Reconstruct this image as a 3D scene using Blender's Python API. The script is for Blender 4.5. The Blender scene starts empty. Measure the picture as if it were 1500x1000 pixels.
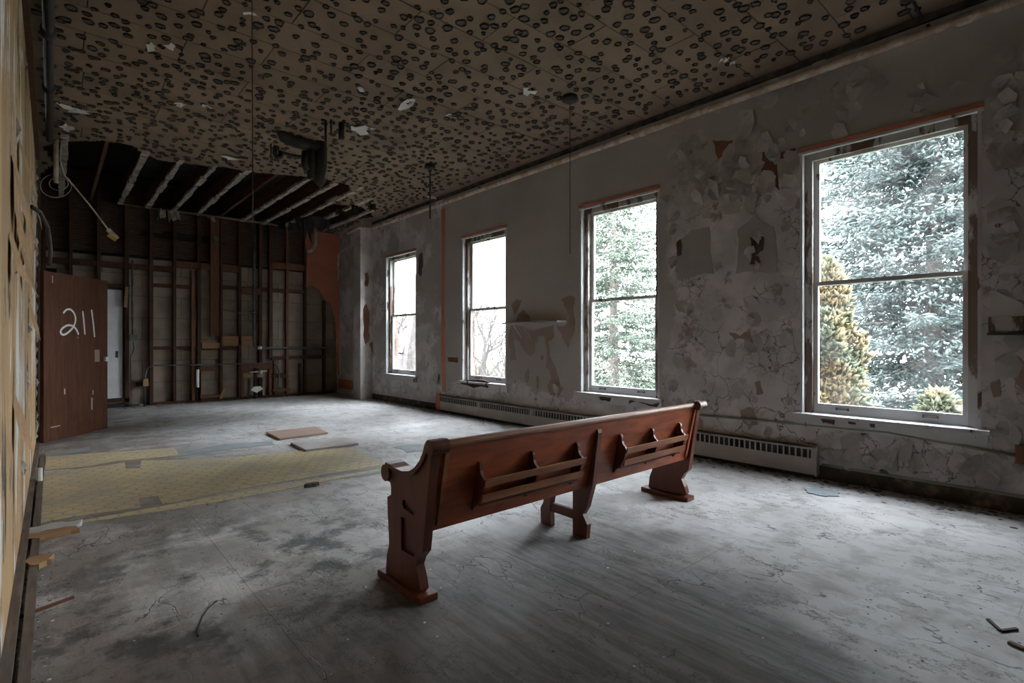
import bpy, bmesh, math, random
import numpy as np
from mathutils import Vector, Matrix, noise as mnoise

# ------------------------------------------------------------------ camera, sky, exposure
F = 763.0                      # focal length in pixels of the 1500x1000 frame
YAW = math.atan(674 / F)       # camera looks this far right of the room's long axis
HC = 1.2                       # camera height
WX, LX, DY, CH = 5.046, -0.14, 11.85, 3.70   # window wall, left wall, far wall, ceiling height
BACK = -2.2
SC = bpy.context.scene
COL = SC.collection
cam_d = bpy.data.cameras.new('camera'); cam_d.sensor_width = 36.0; cam_d.lens = F / 1500 * 36
cam_d.clip_start = 0.02; cam_d.clip_end = 300
cam = bpy.data.objects.new('camera', cam_d); COL.objects.link(cam)
cam.location = (0, 0, HC); cam.rotation_euler = (math.pi / 2, 0, -YAW)
SC.camera = cam
SKY = 17.0
w = bpy.data.worlds.new('overcast_sky'); SC.world = w; w.use_nodes = True
wn, wk = w.node_tree.nodes, w.node_tree.links
bgn = wn['Background']; bgn.inputs[0].default_value = (0.88, 0.94, 1.0, 1)
# overcast sky: three times as bright overhead as at the horizon
tc = wn.new('ShaderNodeTexCoord'); sx_ = wn.new('ShaderNodeSeparateXYZ'); wk.new(tc.outputs['Generated'], sx_.inputs[0])
mx = wn.new('ShaderNodeMath'); mx.operation = 'MAXIMUM'; wk.new(sx_.outputs[2], mx.inputs[0]); mx.inputs[1].default_value = 0
ma = wn.new('ShaderNodeMath'); ma.operation = 'MULTIPLY_ADD'; wk.new(mx.outputs[0], ma.inputs[0]); ma.inputs[1].default_value = 2 * SKY; ma.inputs[2].default_value = SKY
wk.new(ma.outputs[0], bgn.inputs[1])
SC.view_settings.view_transform = 'Standard'; SC.view_settings.look = 'None'
SC.view_settings.exposure = 0.0; SC.view_settings.gamma = 1.0; SC.view_settings.use_curve_mapping = False
SC.cycles.use_denoising = True
SC.cycles.max_bounces = 10; SC.cycles.diffuse_bounces = 6; SC.cycles.transparent_max_bounces = 12
SC.cycles.sample_clamp_indirect = 6.0

# ------------------------------------------------------------------ pixel helpers (directions only; depth from the surface touched)
def ray(px, py):
    a = (px - 750) / F; b = (500 - py) / F
    return Vector((math.sin(YAW) + a * math.cos(YAW), math.cos(YAW) - a * math.sin(YAW), b))
def on_z(px, py, z):
    r = ray(px, py); t = (z - HC) / r.z; return Vector((r.x * t, r.y * t, z))
def fl(px, py, z=0.0): return on_z(px, py, z)
def ce(px, py): return on_z(px, py, CH)
def on_x(px, py, x=WX):
    r = ray(px, py); t = x / r.x; return Vector((x, r.y * t, HC + r.z * t))
def on_y(px, py, y=DY):
    r = ray(px, py); t = y / r.y; return Vector((r.x * t, y, HC + r.z * t))
def proj(p):
    f = p[0] * math.sin(YAW) + p[1] * math.cos(YAW); s = p[0] * math.cos(YAW) - p[1] * math.sin(YAW)
    if f < .05: return (-9999, -9999)
    return (750 + F * s / f, 500 - F * (p[2] - HC) / f)

# ------------------------------------------------------------------ materials
class NT:
    def __init__(s, name):
        s.m = bpy.data.materials.new(name); s.m.use_nodes = True; s.t = s.m.node_tree
        s.b = s.t.nodes['Principled BSDF']; s.n = s.t.nodes.new; s.pos = None
    def link(s, a, b): s.t.links.new(a, b)
    def put(s, sock, v):
        if isinstance(v, bpy.types.NodeSocket): s.link(v, sock)
        elif isinstance(v, (tuple, list)): sock.default_value = tuple(v) + ((1,) if len(v) == 3 and sock.type == 'RGBA' else ())
        else: sock.default_value = v
    def P(s, sx=1, sy=1, sz=1):
        g = s.n('ShaderNodeNewGeometry').outputs['Position']
        if (sx, sy, sz) == (1, 1, 1): return g
        v = s.n('ShaderNodeVectorMath'); v.operation = 'MULTIPLY'; s.link(g, v.inputs[0]); v.inputs[1].default_value = (sx, sy, sz)
        return v.outputs[0]
    def xyz(s):
        x = s.n('ShaderNodeSeparateXYZ'); s.link(s.P(), x.inputs[0]); return x.outputs
    def noise(s, scale, detail=4, vec=None, rough=.55, dist=0):
        t = s.n('ShaderNodeTexNoise'); t.inputs['Scale'].default_value = scale; t.inputs['Detail'].default_value = detail
        t.inputs['Roughness'].default_value = rough; t.inputs['Distortion'].default_value = dist
        s.link(vec if vec is not None else s.P(), t.inputs['Vector']); return t.outputs['Fac']
    def vor(s, scale, feature='DISTANCE_TO_EDGE', vec=None, warp=.0):
        t = s.n('ShaderNodeTexVoronoi'); t.feature = feature; t.inputs['Scale'].default_value = scale
        v = vec if vec is not None else s.P()
        if warp:
            nn = s.n('ShaderNodeTexNoise'); nn.inputs['Scale'].default_value = scale * 1.7; nn.inputs['Detail'].default_value = 4; s.link(v, nn.inputs['Vector'])
            a = s.n('ShaderNodeVectorMath'); a.operation = 'MULTIPLY_ADD'; s.link(nn.outputs['Color'], a.inputs[0])
            a.inputs[1].default_value = (warp,) * 3; s.link(v, a.inputs[2]); v = a.outputs[0]
        s.link(v, t.inputs['Vector']); return t.outputs['Distance' if feature != 'F1C' else 'Color']
    def math(s, op, a, b=0.0, c=None):
        t = s.n('ShaderNodeMath'); t.operation = op; s.put(t.inputs[0], a); s.put(t.inputs[1], b)
        if c is not None: s.put(t.inputs[2], c)
        return t.outputs[0]
    def step(s, v, lo, hi):
        t = s.n('ShaderNodeMapRange'); t.interpolation_type = 'SMOOTHSTEP'; s.put(t.inputs[0], v)
        t.inputs[1].default_value = lo; t.inputs[2].default_value = hi; return t.outputs[0]
    def mix(s, f, a, b):
        t = s.n('ShaderNodeMix'); t.data_type = 'RGBA'; s.put(t.inputs[0], f); s.put(t.inputs[6], a); s.put(t.inputs[7], b); return t.outputs[2]
    def rnd(s): return s.n('ShaderNodeObjectInfo').outputs['Random']
    def color(s, c): s.put(s.b.inputs['Base Color'], c)
    def rough(s, r): s.put(s.b.inputs['Roughness'], r)
    def bump(s, h, strength=.3, dist=.01):
        t = s.n('ShaderNodeBump'); t.inputs['Strength'].default_value = strength; t.inputs['Distance'].default_value = dist
        s.link(h, t.inputs['Height']); s.link(t.outputs[0], s.b.inputs['Normal'])

def simple(name, a, b, rough=.8, scale=6, sx=1, sy=1, sz=1, bump=.2, metal=0, lo=.35, hi=.65, detail=5, rnd=0):
    t = NT(name); n = t.noise(scale, detail, t.P(sx, sy, sz)); c = t.mix(t.step(n, lo, hi), a, b)
    if rnd:
        h = t.n('ShaderNodeHueSaturation'); t.link(c, h.inputs['Color'])
        t.put(h.inputs['Value'], t.math('MULTIPLY_ADD', t.rnd(), rnd, 1 - rnd / 2)); c = h.outputs[0]
    t.color(c); t.rough(rough); t.b.inputs['Metallic'].default_value = metal
    if bump: t.bump(n, bump, .01)
    return t.m

def mk_floor():
    t = NT('worn_grey_floor'); x, y, z = t.xyz()
    n1 = t.noise(.9, 6); n2 = t.noise(5, 6); st = t.noise(5.5, 6, t.P(3.2, .35, 1), .65)
    paint = t.mix(t.step(n1, .35, .65), (.615, .61, .615), (.47, .455, .445))
    paint = t.mix(t.math('MULTIPLY', t.step(n2, .48, .68), .5), paint, (.27, .25, .24))
    # darker tone with board grain, near the pew and towards the back of the room
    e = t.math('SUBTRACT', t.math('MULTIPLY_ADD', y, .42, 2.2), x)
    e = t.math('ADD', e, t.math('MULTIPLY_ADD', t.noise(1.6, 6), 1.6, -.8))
    dulled = t.math('MULTIPLY', t.step(e, -.1, .45), t.step(y, 2.75, 2.2))
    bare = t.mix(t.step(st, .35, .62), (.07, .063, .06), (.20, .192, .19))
    c = t.mix(t.math('MULTIPLY', dulled, .85), paint, bare)
    # brown dirt on the door side
    d = t.math('MULTIPLY', t.step(x, 2.4, .3), t.step(t.noise(1.3, 7, None, .65), .34, .56))
    c = t.mix(t.math('MULTIPLY', d, .75), c, (.15, .128, .11))
    # black spill
    vx = t.math('SUBTRACT', x, .72); vy = t.math('SUBTRACT', y, 2.9)
    r = t.math('SQRT', t.math('ADD', t.math('MULTIPLY', vx, vx), t.math('MULTIPLY', t.math('MULTIPLY', vy, vy), 1.2)))
    sp = t.math('MULTIPLY', t.step(r, 1.7, .4), t.step(t.noise(2.3, 7, None, .68), .49, .60))
    c = t.mix(t.math('MULTIPLY', sp, .8), c, (.03, .03, .032))
    pk = t.noise(6.5, 8, t.P(1.4, .8, 1), .7); pm = t.step(pk, .535, .55)
    c = t.mix(t.math('MULTIPLY', t.math('MULTIPLY', pm, t.step(t.noise(1.1, 4), .40, .62)), .30), c, (.20, .185, .175))
    lip = t.math('MULTIPLY', t.step(pk, .522, .535), t.step(pk, .555, .542)); c = t.mix(t.math('MULTIPLY', t.math('MULTIPLY', lip, t.step(t.noise(1.4, 4), .44, .6)), .7), c, (.06, .055, .05))
    ds = t.step(t.noise(4.0, 6, t.P(7, 1.2, 1), .7), .66, .70); c = t.mix(t.math('MULTIPLY', ds, .7), c, (.06, .055, .05))
    fl_ = t.vor(2.6, vec=t.P(1.5, .8, 1), warp=.35); edge = t.math('MULTIPLY', t.step(fl_, .018, .004), t.step(t.noise(2.0, 3), .5, .62))
    c = t.mix(t.math('MULTIPLY', edge, .75), c, (.07, .065, .06))
    t.color(c); t.rough(t.math('MULTIPLY_ADD', n2, .35, .42))
    t.b.inputs['Specular IOR Level'].default_value = .35
    hgt = t.math('ADD', t.math('MULTIPLY', st, .5), t.math('MULTIPLY_ADD', edge, -.7, t.math('MULTIPLY_ADD', pm, -.5, n2))); t.bump(hgt, .4, .012)
    return t.m

def mk_wall():
    t = NT('peeling_wall_paint'); x, y, z = t.xyz()
    big = t.noise(1.1, 6, None, .6); fine = t.noise(9, 6)
    # where the grey top coat has come away: between the two nearer windows, beside them, low down and by the far window
    b1 = t.math('MULTIPLY', t.step(y, 3.5, 3.0), t.step(z, 3.1, 2.4))
    b2 = t.step(z, .85, .35); b3 = t.math('MULTIPLY', t.step(y, 7.4, 7.6), .75)
    bias = t.math('MAXIMUM', t.math('MAXIMUM', b1, b2), b3)
    pe = t.step(t.math('ADD', big, t.math('MULTIPLY_ADD', bias, .42, -.34)), .42, .5)
    paint = t.mix(t.step(t.noise(.7, 5), .35, .7), (.42, .40, .38), (.52, .50, .475))
    under = t.mix(t.step(t.noise(3.2, 6), .38, .62), (.78, .745, .77), (.58, .575, .575))
    under = t.mix(t.math('MULTIPLY', t.step(t.noise(4.3, 7, None, .7), .56, .66), .8), under, (.27, .20, .16))
    c = t.mix(pe, paint, under)
    ck = t.vor(3.0, warp=.30); ck2 = t.vor(7.5, warp=.12)
    part = t.step(t.noise(1.3, 4), .44, .58)
    cm = t.math('MULTIPLY', t.math('MAXIMUM', t.math('MULTIPLY', t.step(ck, .012, .002), part), t.math('MULTIPLY', t.step(ck2, .022, .006), t.step(t.noise(1.7, 3), .5, .6))), t.math('MULTIPLY_ADD', pe, .85, .08))
    c = t.mix(cm, c, (.10, .08, .07))
    rust = t.math('MULTIPLY', t.step(t.noise(2.2, 8, None, .72), .63, .70), pe)
    c = t.mix(t.math('MULTIPLY', rust, .8), c, (.17, .085, .05))
    t.color(c); t.rough(.75)
    t.bump(t.math('ADD', t.math('MULTIPLY', fine, .25), t.math('ADD', t.math('MULTIPLY', pe, -.5), t.math('MULTIPLY', cm, -1.0))), .55, .012)
    return t.m

def mk_left():
    t = NT('ochre_left_wall'); x, y, z = t.xyz()
    v = t.noise(3.5, 7, t.P(1, 1.0, .10), .65); c = t.mix(t.step(v, .38, .62), (.47, .30, .14), (.31, .195, .10))
    c = t.mix(t.step(t.noise(3.2, 8, t.P(1, .8, .22), .72), .545, .58), c, (.60, .59, .58))
    c = t.mix(t.step(t.noise(3.9, 8, t.P(1, .9, .30), .72), .57, .60), c, (.05, .035, .025))
    t.color(c); t.rough(.85); t.bump(v, .6, .02); return t.m

def mk_sash():
    t = NT('white_window_paint'); n = t.noise(6, 7, t.P(1, 1, .35), .65)
    c = t.mix(t.step(t.noise(2.5, 4), .3, .7), (.72, .73, .75), (.58, .58, .59)); c = t.mix(t.step(n, .60, .64), c, (.10, .06, .04))
    t.color(c); t.rough(.55); t.bump(n, .25, .006); return t.m
def mk_jamb():
    t = NT('flaking_jamb_paint'); n = t.noise(5, 7, t.P(1, 1, .3), .7)
    c = t.mix(t.step(n, .47, .53), (.48, .46, .44), (.12, .075, .05)); t.color(c); t.rough(.7); t.bump(n, .4, .008); return t.m
def mk_glass():
    t = NT('dusty_window_glass'); tr = t.n('ShaderNodeBsdfTransparent'); tr.inputs[0].default_value = (.95, .97, .97, 1)
    gl = t.n('ShaderNodeBsdfGlossy'); gl.inputs['Roughness'].default_value = .03
    du = t.n('ShaderNodeBsdfTranslucent'); du.inputs[0].default_value = (.9, .93, .95, 1)
    fr = t.n('ShaderNodeFresnel'); fr.inputs[0].default_value = 1.45
    m1 = t.n('ShaderNodeMixShader'); t.put(m1.inputs[0], t.math('MULTIPLY', t.step(t.noise(3.5, 5), .3, .75), .022))
    t.link(tr.outputs[0], m1.inputs[1]); t.link(du.outputs[0], m1.inputs[2])
    m2 = t.n('ShaderNodeMixShader'); t.link(t.math('MULTIPLY', fr.outputs[0], .6), m2.inputs[0]); t.link(m1.outputs[0], m2.inputs[1]); t.link(gl.outputs[0], m2.inputs[2])
    t.link(m2.outputs[0], t.t.nodes['Material Output'].inputs[0]); return t.m
def mk_wood(name, a, b, rough=.35, sx=6, sy=6, sz=6, sc=3.0):
    t = NT(name); n = t.noise(sc, 6, t.P(sx, sy, sz), .6, .6); f = t.noise(2.0, 4)
    c = t.mix(t.step(n, .3, .7), a, b); c = t.mix(t.math('MULTIPLY', t.step(f, .45, .75), .5), c, tuple(v * .55 for v in a))
    t.color(c); t.rough(t.math('MULTIPLY_ADD', f, .25, rough - .1)); t.b.inputs['Specular IOR Level'].default_value = .5 if rough < .5 else .15; t.bump(n, .12, .004); return t.m
def mk_lino():
    t = NT('yellow_hexagon_linoleum'); x, y, z = t.xyz(); S = .115
    def hexd(ox, oy):
        u = t.math('ABSOLUTE', t.math('SUBTRACT', t.math('FRACT', t.math('MULTIPLY_ADD', x, 1/S, 100.5+ox)), .5))
        v = t.math('MULTIPLY', t.math('ABSOLUTE', t.math('SUBTRACT', t.math('FRACT', t.math('MULTIPLY_ADD', y, 1/(S*1.732), 100.5+oy)), .5)), 1.732)
        return t.math('MAXIMUM', u, t.math('ADD', t.math('MULTIPLY', u, .5), t.math('MULTIPLY', v, .866)))
    h = t.math('MINIMUM', hexd(0, 0), hexd(.5, .5)); e = t.step(h, .40, .47)
    c = t.mix(t.step(t.noise(2.4, 5), .35, .65), (.66, .56, .34), (.54, .46, .31)); c = t.mix(t.math('MULTIPLY', e, .6), c, (.33, .30, .22))
    c = t.mix(t.math('MULTIPLY', t.step(t.noise(1.5, 7, None, .7), .50, .64), .65), c, (.40, .38, .35))
    c = t.mix(t.math('MULTIPLY', t.step(t.noise(7, 7, None, .7), .60, .66), .6), c, (.20, .17, .13))
    t.color(c); t.rough(.55); t.bump(t.noise(12, 4), .15, .004); return t.m
def mk_panel():
    t = NT('bare_ceiling_board'); c = t.mix(t.step(t.noise(1.6, 6), .35, .68), (.225, .160, .110), (.17, .12, .083))
    h = t.n('ShaderNodeHueSaturation'); t.link(c, h.inputs['Color']); t.put(h.inputs['Value'], t.math('MULTIPLY_ADD', t.rnd(), .14, .93))
    sp = t.math('MULTIPLY', t.step(t.noise(26, 4), .68, .72), .7); c = t.mix(sp, h.outputs[0], (.05, .04, .03))
    t.color(c); t.rough(.9); t.bump(t.noise(40, 3), .12, .004); return t.m
def mk_brick():
    t = NT('outside_brick'); b = t.n('ShaderNodeTexBrick'); b.inputs['Scale'].default_value = 1.0
    b.inputs['Brick Width'].default_value = .21; b.inputs['Row Height'].default_value = .075; b.inputs['Mortar Size'].default_value = .008
    b.inputs['Color1'].default_value = (.36, .21, .16, 1); b.inputs['Color2'].default_value = (.30, .19, .15, 1); b.inputs['Mortar'].default_value = (.45, .43, .4, 1)
    x, y, z = t.xyz(); cb = t.n('ShaderNodeCombineXYZ'); t.link(t.math('ADD', x, y), cb.inputs[0]); t.link(z, cb.inputs[1]); t.link(cb.outputs[0], b.inputs['Vector'])
    t.color(b.outputs['Color']); t.rough(.9); return t.m

MT = dict(
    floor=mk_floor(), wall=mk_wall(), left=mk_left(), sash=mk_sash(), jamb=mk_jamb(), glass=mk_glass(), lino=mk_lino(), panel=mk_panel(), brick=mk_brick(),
    pew=mk_wood('varnished_red_oak', (.43, .100, .028), (.21, .044, .014), .36, 1.2, 7, 7), pewshade=mk_wood('shade_darkened_oak', (.15, .040, .016), (.09, .024, .011), .36, 7, 7, 1.2),  # same oak darkened to paint shade onto the ends, legs and book racks
    rail=mk_wood('worn_oak_rail', (.36, .15, .065), (.22, .075, .03), .4, 1.2, 8, 8),
    door=mk_wood('brown_door_veneer', (.115, .044, .021), (.075, .029, .015), .62, 9, 9, .8), stud=mk_wood('old_pine_stud', (.20, .095, .055), (.11, .052, .033), .8, 9, 9, 1),
    dstud=mk_wood('dark_pine_stud', (.10, .05, .032), (.055, .03, .02), .85, 9, 9, 1), pine=mk_wood('pale_pine_block', (.42, .27, .15), (.33, .20, .11), .8, 1, 9, 9),
    lath=simple('sooty_wood_lath', (.10, .055, .035), (.05, .03, .022), .9, 5, 1, 1, 8), back=simple('grey_board_back', (.29, .232, .18), (.20, .158, .122), .9, 2.5, rnd=.16),
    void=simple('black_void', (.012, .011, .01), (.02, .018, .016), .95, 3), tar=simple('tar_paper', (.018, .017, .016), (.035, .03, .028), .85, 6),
    joist=mk_wood('old_joist', (.16, .075, .045), (.06, .03, .02), .85, 9, 1, 9), plaster=simple('torn_plaster', (.50, .46, .41), (.30, .25, .20), .9, 12, bump=.5),
    orange=simple('orange_wall_paint', (.52, .19, .11), (.43, .165, .10), .8, 2.5, bump=.1), iron=simple('black_iron', (.022, .021, .02), (.04, .035, .03), .6, 8, metal=.2),
    conduit=simple('dull_conduit', (.14, .16, .165), (.09, .10, .10), .5, 8, metal=.4), cream=simple('cream_painted_pipe', (.78, .70, .60), (.55, .43, .33), .7, 9, lo=.42, hi=.6),
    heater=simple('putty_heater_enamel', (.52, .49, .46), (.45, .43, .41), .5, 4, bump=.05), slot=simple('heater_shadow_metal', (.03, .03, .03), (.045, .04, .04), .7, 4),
    white=simple('white_paint', (.78, .78, .78), (.68, .68, .68), .7, 3, bump=.05), flake=simple('curled_paint', (.56, .545, .53), (.43, .42, .41), .75, 5, rnd=.35),
    beige=simple('bare_beige_plaster', (.36, .27, .215), (.29, .215, .175), .9, 4), rust=simple('red_brown_plaster', (.24, .10, .055), (.16, .07, .045), .9, 5),
    grey=simple('grey_paint_plate', (.42, .40, .385), (.36, .345, .33), .75, 3), hole=simple('dark_wall_hole', (.06, .03, .025), (.10, .06, .045), .9, 12),
    under=simple('lavender_undercoat', (.74, .70, .73), (.6, .58, .6), .8, 5),
    pilaster=simple('whitewashed_pilaster', (.70, .68, .67), (.50, .47, .45), .8, 3.5, lo=.4, hi=.62, bump=.4),
    rot=simple('rotten_wall_foot', (.05, .04, .03), (.24, .17, .11), .9, 9, lo=.5, hi=.7, bump=.8), green=simple('green_paint_edge', (.30, .36, .27), (.22, .25, .19), .8, 6),
    strip=mk_wood('dusty_floor_strip', (.20, .165, .14), (.12, .095, .08), .85, 9, 1, 9), hard=simple('brown_hardboard', (.34, .23, .18), (.29, .20, .16), .6, 4),
    hardt=simple('pale_hardboard', (.50, .47, .46), (.38, .33, .31), .6, 3), blue=simple('blue_grey_residue', (.24, .29, .32), (.33, .35, .36), .7, 5), edge=simple('dark_broken_edge', (.05, .045, .04), (.10, .09, .08), .9, 9),  # second hardboard is a paler, greyer tone than the brown one
    rim=simple('brown_glue_rim', (.022, .017, .014), (.04, .03, .024), .8, 14), glue=simple('dry_glue', (.075, .058, .045), (.125, .095, .073), .85, 14),
    yellow=simple('yellow_plastic', (.62, .40, .08), (.55, .36, .08), .5, 5), spray=simple('white_spray_paint', (.82, .82, .84), (.70, .70, .72), .7, 30, bump=0),
    bark=simple('tree_bark', (.10, .08, .07), (.17, .14, .12), .9, 8), greybark=simple('grey_bark', (.11, .095, .09), (.17, .15, .145), .9, 8),
    needle=simple('blue_green_needles', (.035, .055, .052), (.075, .10, .095), .7, 2.2, bump=0), needle2=simple('green_needles', (.04, .06, .04), (.085, .11, .078), .7, 2.2, bump=0),
    thuja=simple('ochre_thuja', (.115, .088, .034), (.048, .062, .03), .7, 2.6, bump=0, lo=.42, hi=.58), grass=simple('lawn', (.07, .08, .045), (.10, .10, .06), .9, .8), roofm=simple('outer_wall', (.3, .28, .26), (.25, .23, .22), .9, 2),
)

# ------------------------------------------------------------------ mesh helpers
class MB:
    def __init__(s): s.v = []; s.f = []; s.mi = []
    def add(s, vs, fs, mi=0):
        o = len(s.v); s.v += [tuple(v) for v in vs]; s.f += [tuple(i + o for i in f) for f in fs]; s.mi += [mi] * len(fs); return s
    def box(s, a, b, mi=0):
        x0, x1 = sorted((a[0], b[0])); y0, y1 = sorted((a[1], b[1])); z0, z1 = sorted((a[2], b[2]))
        return s.add([(x0,y0,z0),(x1,y0,z0),(x1,y1,z0),(x0,y1,z0),(x0,y0,z1),(x1,y0,z1),(x1,y1,z1),(x0,y1,z1)],
                     [(0,3,2,1),(4,5,6,7),(0,1,5,4),(1,2,6,5),(2,3,7,6),(3,0,4,7)], mi)
    def beam(s, p, q, wd, th, up=(0,0,1), mi=0):
        p, q = Vector(p), Vector(q); d = (q - p).normalized(); u = Vector(up); sd = d.cross(u)
        if sd.length < 1e-4: sd = d.cross(Vector((1,0,0)))
        sd.normalize(); u = sd.cross(d).normalized(); sd *= wd / 2; u *= th / 2
        vs = [p-sd-u, p+sd-u, p+sd+u, p-sd+u, q-sd-u, q+sd-u, q+sd+u, q-sd+u]
        return s.add(vs, [(0,1,2,3),(7,6,5,4),(1,0,4,5),(2,1,5,6),(3,2,6,7),(0,3,7,4)], mi)
    def tube(s, pts, r, n=8, mi=0, cap=True):
        pts = [Vector(p) for p in pts]; rs = r if isinstance(r, (list, tuple)) else [r] * len(pts); vs = []
        u = None
        for i, p in enumerate(pts):
            d = (pts[min(i+1, len(pts)-1)] - pts[max(i-1, 0)]).normalized()
            if u is None: u = d.orthogonal().normalized()
            else:
                u = (u - d * u.dot(d))
                u = u.normalized() if u.length > 1e-5 else d.orthogonal().normalized()
            v = d.cross(u)
            vs += [p + (u * math.cos(2*math.pi*k/n) + v * math.sin(2*math.pi*k/n)) * rs[i] for k in range(n)]
        fs = [(i*n+k, i*n+(k+1) % n, (i+1)*n+(k+1) % n, (i+1)*n+k) for i in range(len(pts)-1) for k in range(n)]
        if cap: fs += [tuple(range(n-1, -1, -1)), tuple(range((len(pts)-1)*n, len(pts)*n))]
        return s.add(vs, fs, mi)
    def lathe(s, c, prof, n=16, mi=0):
        c = Vector(c); vs = [c + Vector((r*math.cos(2*math.pi*k/n), r*math.sin(2*math.pi*k/n), z)) for r, z in prof for k in range(n)]
        fs = [(i*n+k, i*n+(k+1) % n, (i+1)*n+(k+1) % n, (i+1)*n+k) for i in range(len(prof)-1) for k in range(n)]
        return s.add(vs, fs + [tuple(range(n-1, -1, -1)), tuple(range((len(prof)-1)*n, len(prof)*n))], mi)
    def build(s, name, mat, parent=None, smooth=False, loc=None, bevel=0):
        me = bpy.data.meshes.new(name)
        o0 = Vector(loc) if loc is not None else Vector((0,0,0))
        me.from_pydata([tuple(Vector(v) - o0) for v in s.v], [], s.f)
        for m in (mat if isinstance(mat, (list, tuple)) else [mat]): me.materials.append(m)
        if len(set(s.mi)) > 1: me.polygons.foreach_set('material_index', s.mi)
        bm = bmesh.new(); bm.from_mesh(me); bmesh.ops.recalc_face_normals(bm, faces=bm.faces[:])
        if bevel: bmesh.ops.bevel(bm, geom=bm.edges[:], offset=bevel, segments=2, profile=.6, affect='EDGES')
        bm.to_mesh(me); bm.free()
        if smooth: me.polygons.foreach_set('use_smooth', [True] * len(me.polygons))
        return link(name, me, parent, o0)
def link(name, me, parent=None, loc=(0,0,0)):
    o = bpy.data.objects.new(name, me); COL.objects.link(o); o.location = loc
    if parent is not None:
        o.parent = parent; o.location = Vector(loc) - Vector(parent.get('_base', (0,0,0)))
    return o
def empty(name, loc):
    o = bpy.data.objects.new(name, None); COL.objects.link(o); o.location = loc; o['_base'] = tuple(loc); o.empty_display_size = .1; return o
def tag(o, label, cat, group=None, kind=None):
    o['label'] = label; o['category'] = cat
    if group: o['group'] = group
    if kind: o['kind'] = kind
    return o
def struct(o, label=None, cat=None):
    o['kind'] = 'structure'
    if label: o['label'] = label; o['category'] = cat
    return o
def stuff(o): o['kind'] = 'stuff'; return o

def poly_prism(loops, to3, n, thick, mb=None, mi=0):
    """loops: outer + holes of 2-D points; to3 maps 2-D to 3-D; extruded by thick along n."""
    bm = bmesh.new(); es = []
    for lp in loops:
        vs = [bm.verts.new(to3(*p)) for p in lp]; es += [bm.edges.new((vs[i], vs[(i+1) % len(vs)])) for i in range(len(vs))]
    bmesh.ops.triangle_fill(bm, use_beauty=True, use_dissolve=False, edges=es, normal=n)
    r = bmesh.ops.extrude_face_region(bm, geom=bm.faces[:])
    off = Vector(n) * thick
    for g in r['geom']:
        if isinstance(g, bmesh.types.BMVert): g.co += off
    bm.verts.index_update(); mb = mb or MB()
    mb.add([v.co[:] for v in bm.verts], [[v.index for v in f.verts] for f in bm.faces], mi); bm.free(); return mb
def rough(poly, amp, it=2, seed=0):
    R = random.Random(seed); p = [Vector(q) for q in poly]
    for k in range(it):
        q = []
        for i in range(len(p)):
            a, b = p[i], p[(i+1) % len(p)]; d = b - a; nn = Vector((-d.y, d.x)) if len(d) == 2 else d
            q += [a, (a + b) / 2 + nn * R.uniform(-amp, amp)]
        p = q
    return [tuple(v) for v in p]
def inside(p, poly):
    x, y = p; c = False; n = len(poly)
    for i in range(n):
        (x1, y1), (x2, y2) = poly[i][:2], poly[(i+1) % n][:2]
        if (y1 > y) != (y2 > y) and x < (x2-x1) * (y-y1) / (y2-y1) + x1: c = not c
    return c
RND = random.Random(7)

# ================================================================== SETTING
# ---- floor of sheets with open joints
floor = struct(MB().box((LX-.4, BACK-.2, -.25), (WX+.36, DY+.5, -.012)).build('floor', MT['edge']))
xs = [LX, .72, 1.94, 3.16, 4.38, WX]
for i in range(len(xs)-1):
    y = BACK - (.0 if i % 2 else 1.22)
    while y < DY + .1:
        y0, y1 = max(y, BACK), min(y + 2.44, DY + .12)
        if y1 - y0 > .05:
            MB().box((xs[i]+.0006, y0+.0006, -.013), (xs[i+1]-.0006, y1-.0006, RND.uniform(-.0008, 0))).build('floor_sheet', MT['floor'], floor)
        y += 2.44

# ---- window wall with four openings
WIN = [(8.38, 9.55), (5.834, 6.948), (3.244, 4.40), (.575, 1.797)]
Z0, Z1 = .56, 2.90
def wall_with_holes(x0, x1, name, mat):
    mb = MB(); ys = [BACK-.2] + sorted(v for wv in WIN for v in wv) + [DY+.5]
    for i in range(0, len(ys)-1):
        if i % 2 == 0: mb.box((x0, ys[i], -.3), (x1, ys[i+1], CH+.75))
        else: mb.box((x0, ys[i], -.3), (x1, ys[i+1], Z0)); mb.box((x0, ys[i], Z1), (x1, ys[i+1], CH+.75))
    return mb.build(name, mat)
wall_right = struct(wall_with_holes(WX, WX+.19, 'wall_right', MT['wall']))
struct(wall_with_holes(WX+.19, WX+.265, 'wall_outside', MT['brick']))
col = MB().box((WX-.275, 10.126, 0), (WX+.02, 10.46, CH)).build('pilaster', MT['pilaster'], wall_right)

# ---- other walls
wl = MB(); wl.box((LX-.25, BACK-.2, -.3), (LX, 8.20, 3.34)); wall_left = struct(wl.build('wall_left', MT['left']))
MB().box((LX-.25, BACK-.2, 3.34), (LX-.04, 8.2, CH+.7)).build('upper_wall', MT['lath'], wall_left)
MB().box((LX-.25, 9.35, -.3), (LX, DY+.5, CH+.7)).box((LX-.25, 8.2, 2.2), (LX, 9.35, CH+.7)).build('stripped_wall', MT['lath'], wall_left)
MB().box((LX-1.6, 8.0, -.3), (LX-1.5, 9.6, 2.6)).box((LX-1.6, 8.0, -.3), (LX-.2, 8.1, 2.6)).box((LX-1.6, 9.5, -.3), (LX-.2, 9.6, 2.6)).box((LX-1.6, 8.0, 2.5), (LX-.2, 9.6, 2.6)).box((LX-1.6, 8.0, -.3), (LX-.2, 9.6, -.01)).build('corridor', MT['void'], wall_left)
struct(MB().box((LX-.25, BACK-.2, -.3), (WX+.3, BACK, CH+.7)).build('wall_back', MT['wall']))
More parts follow.
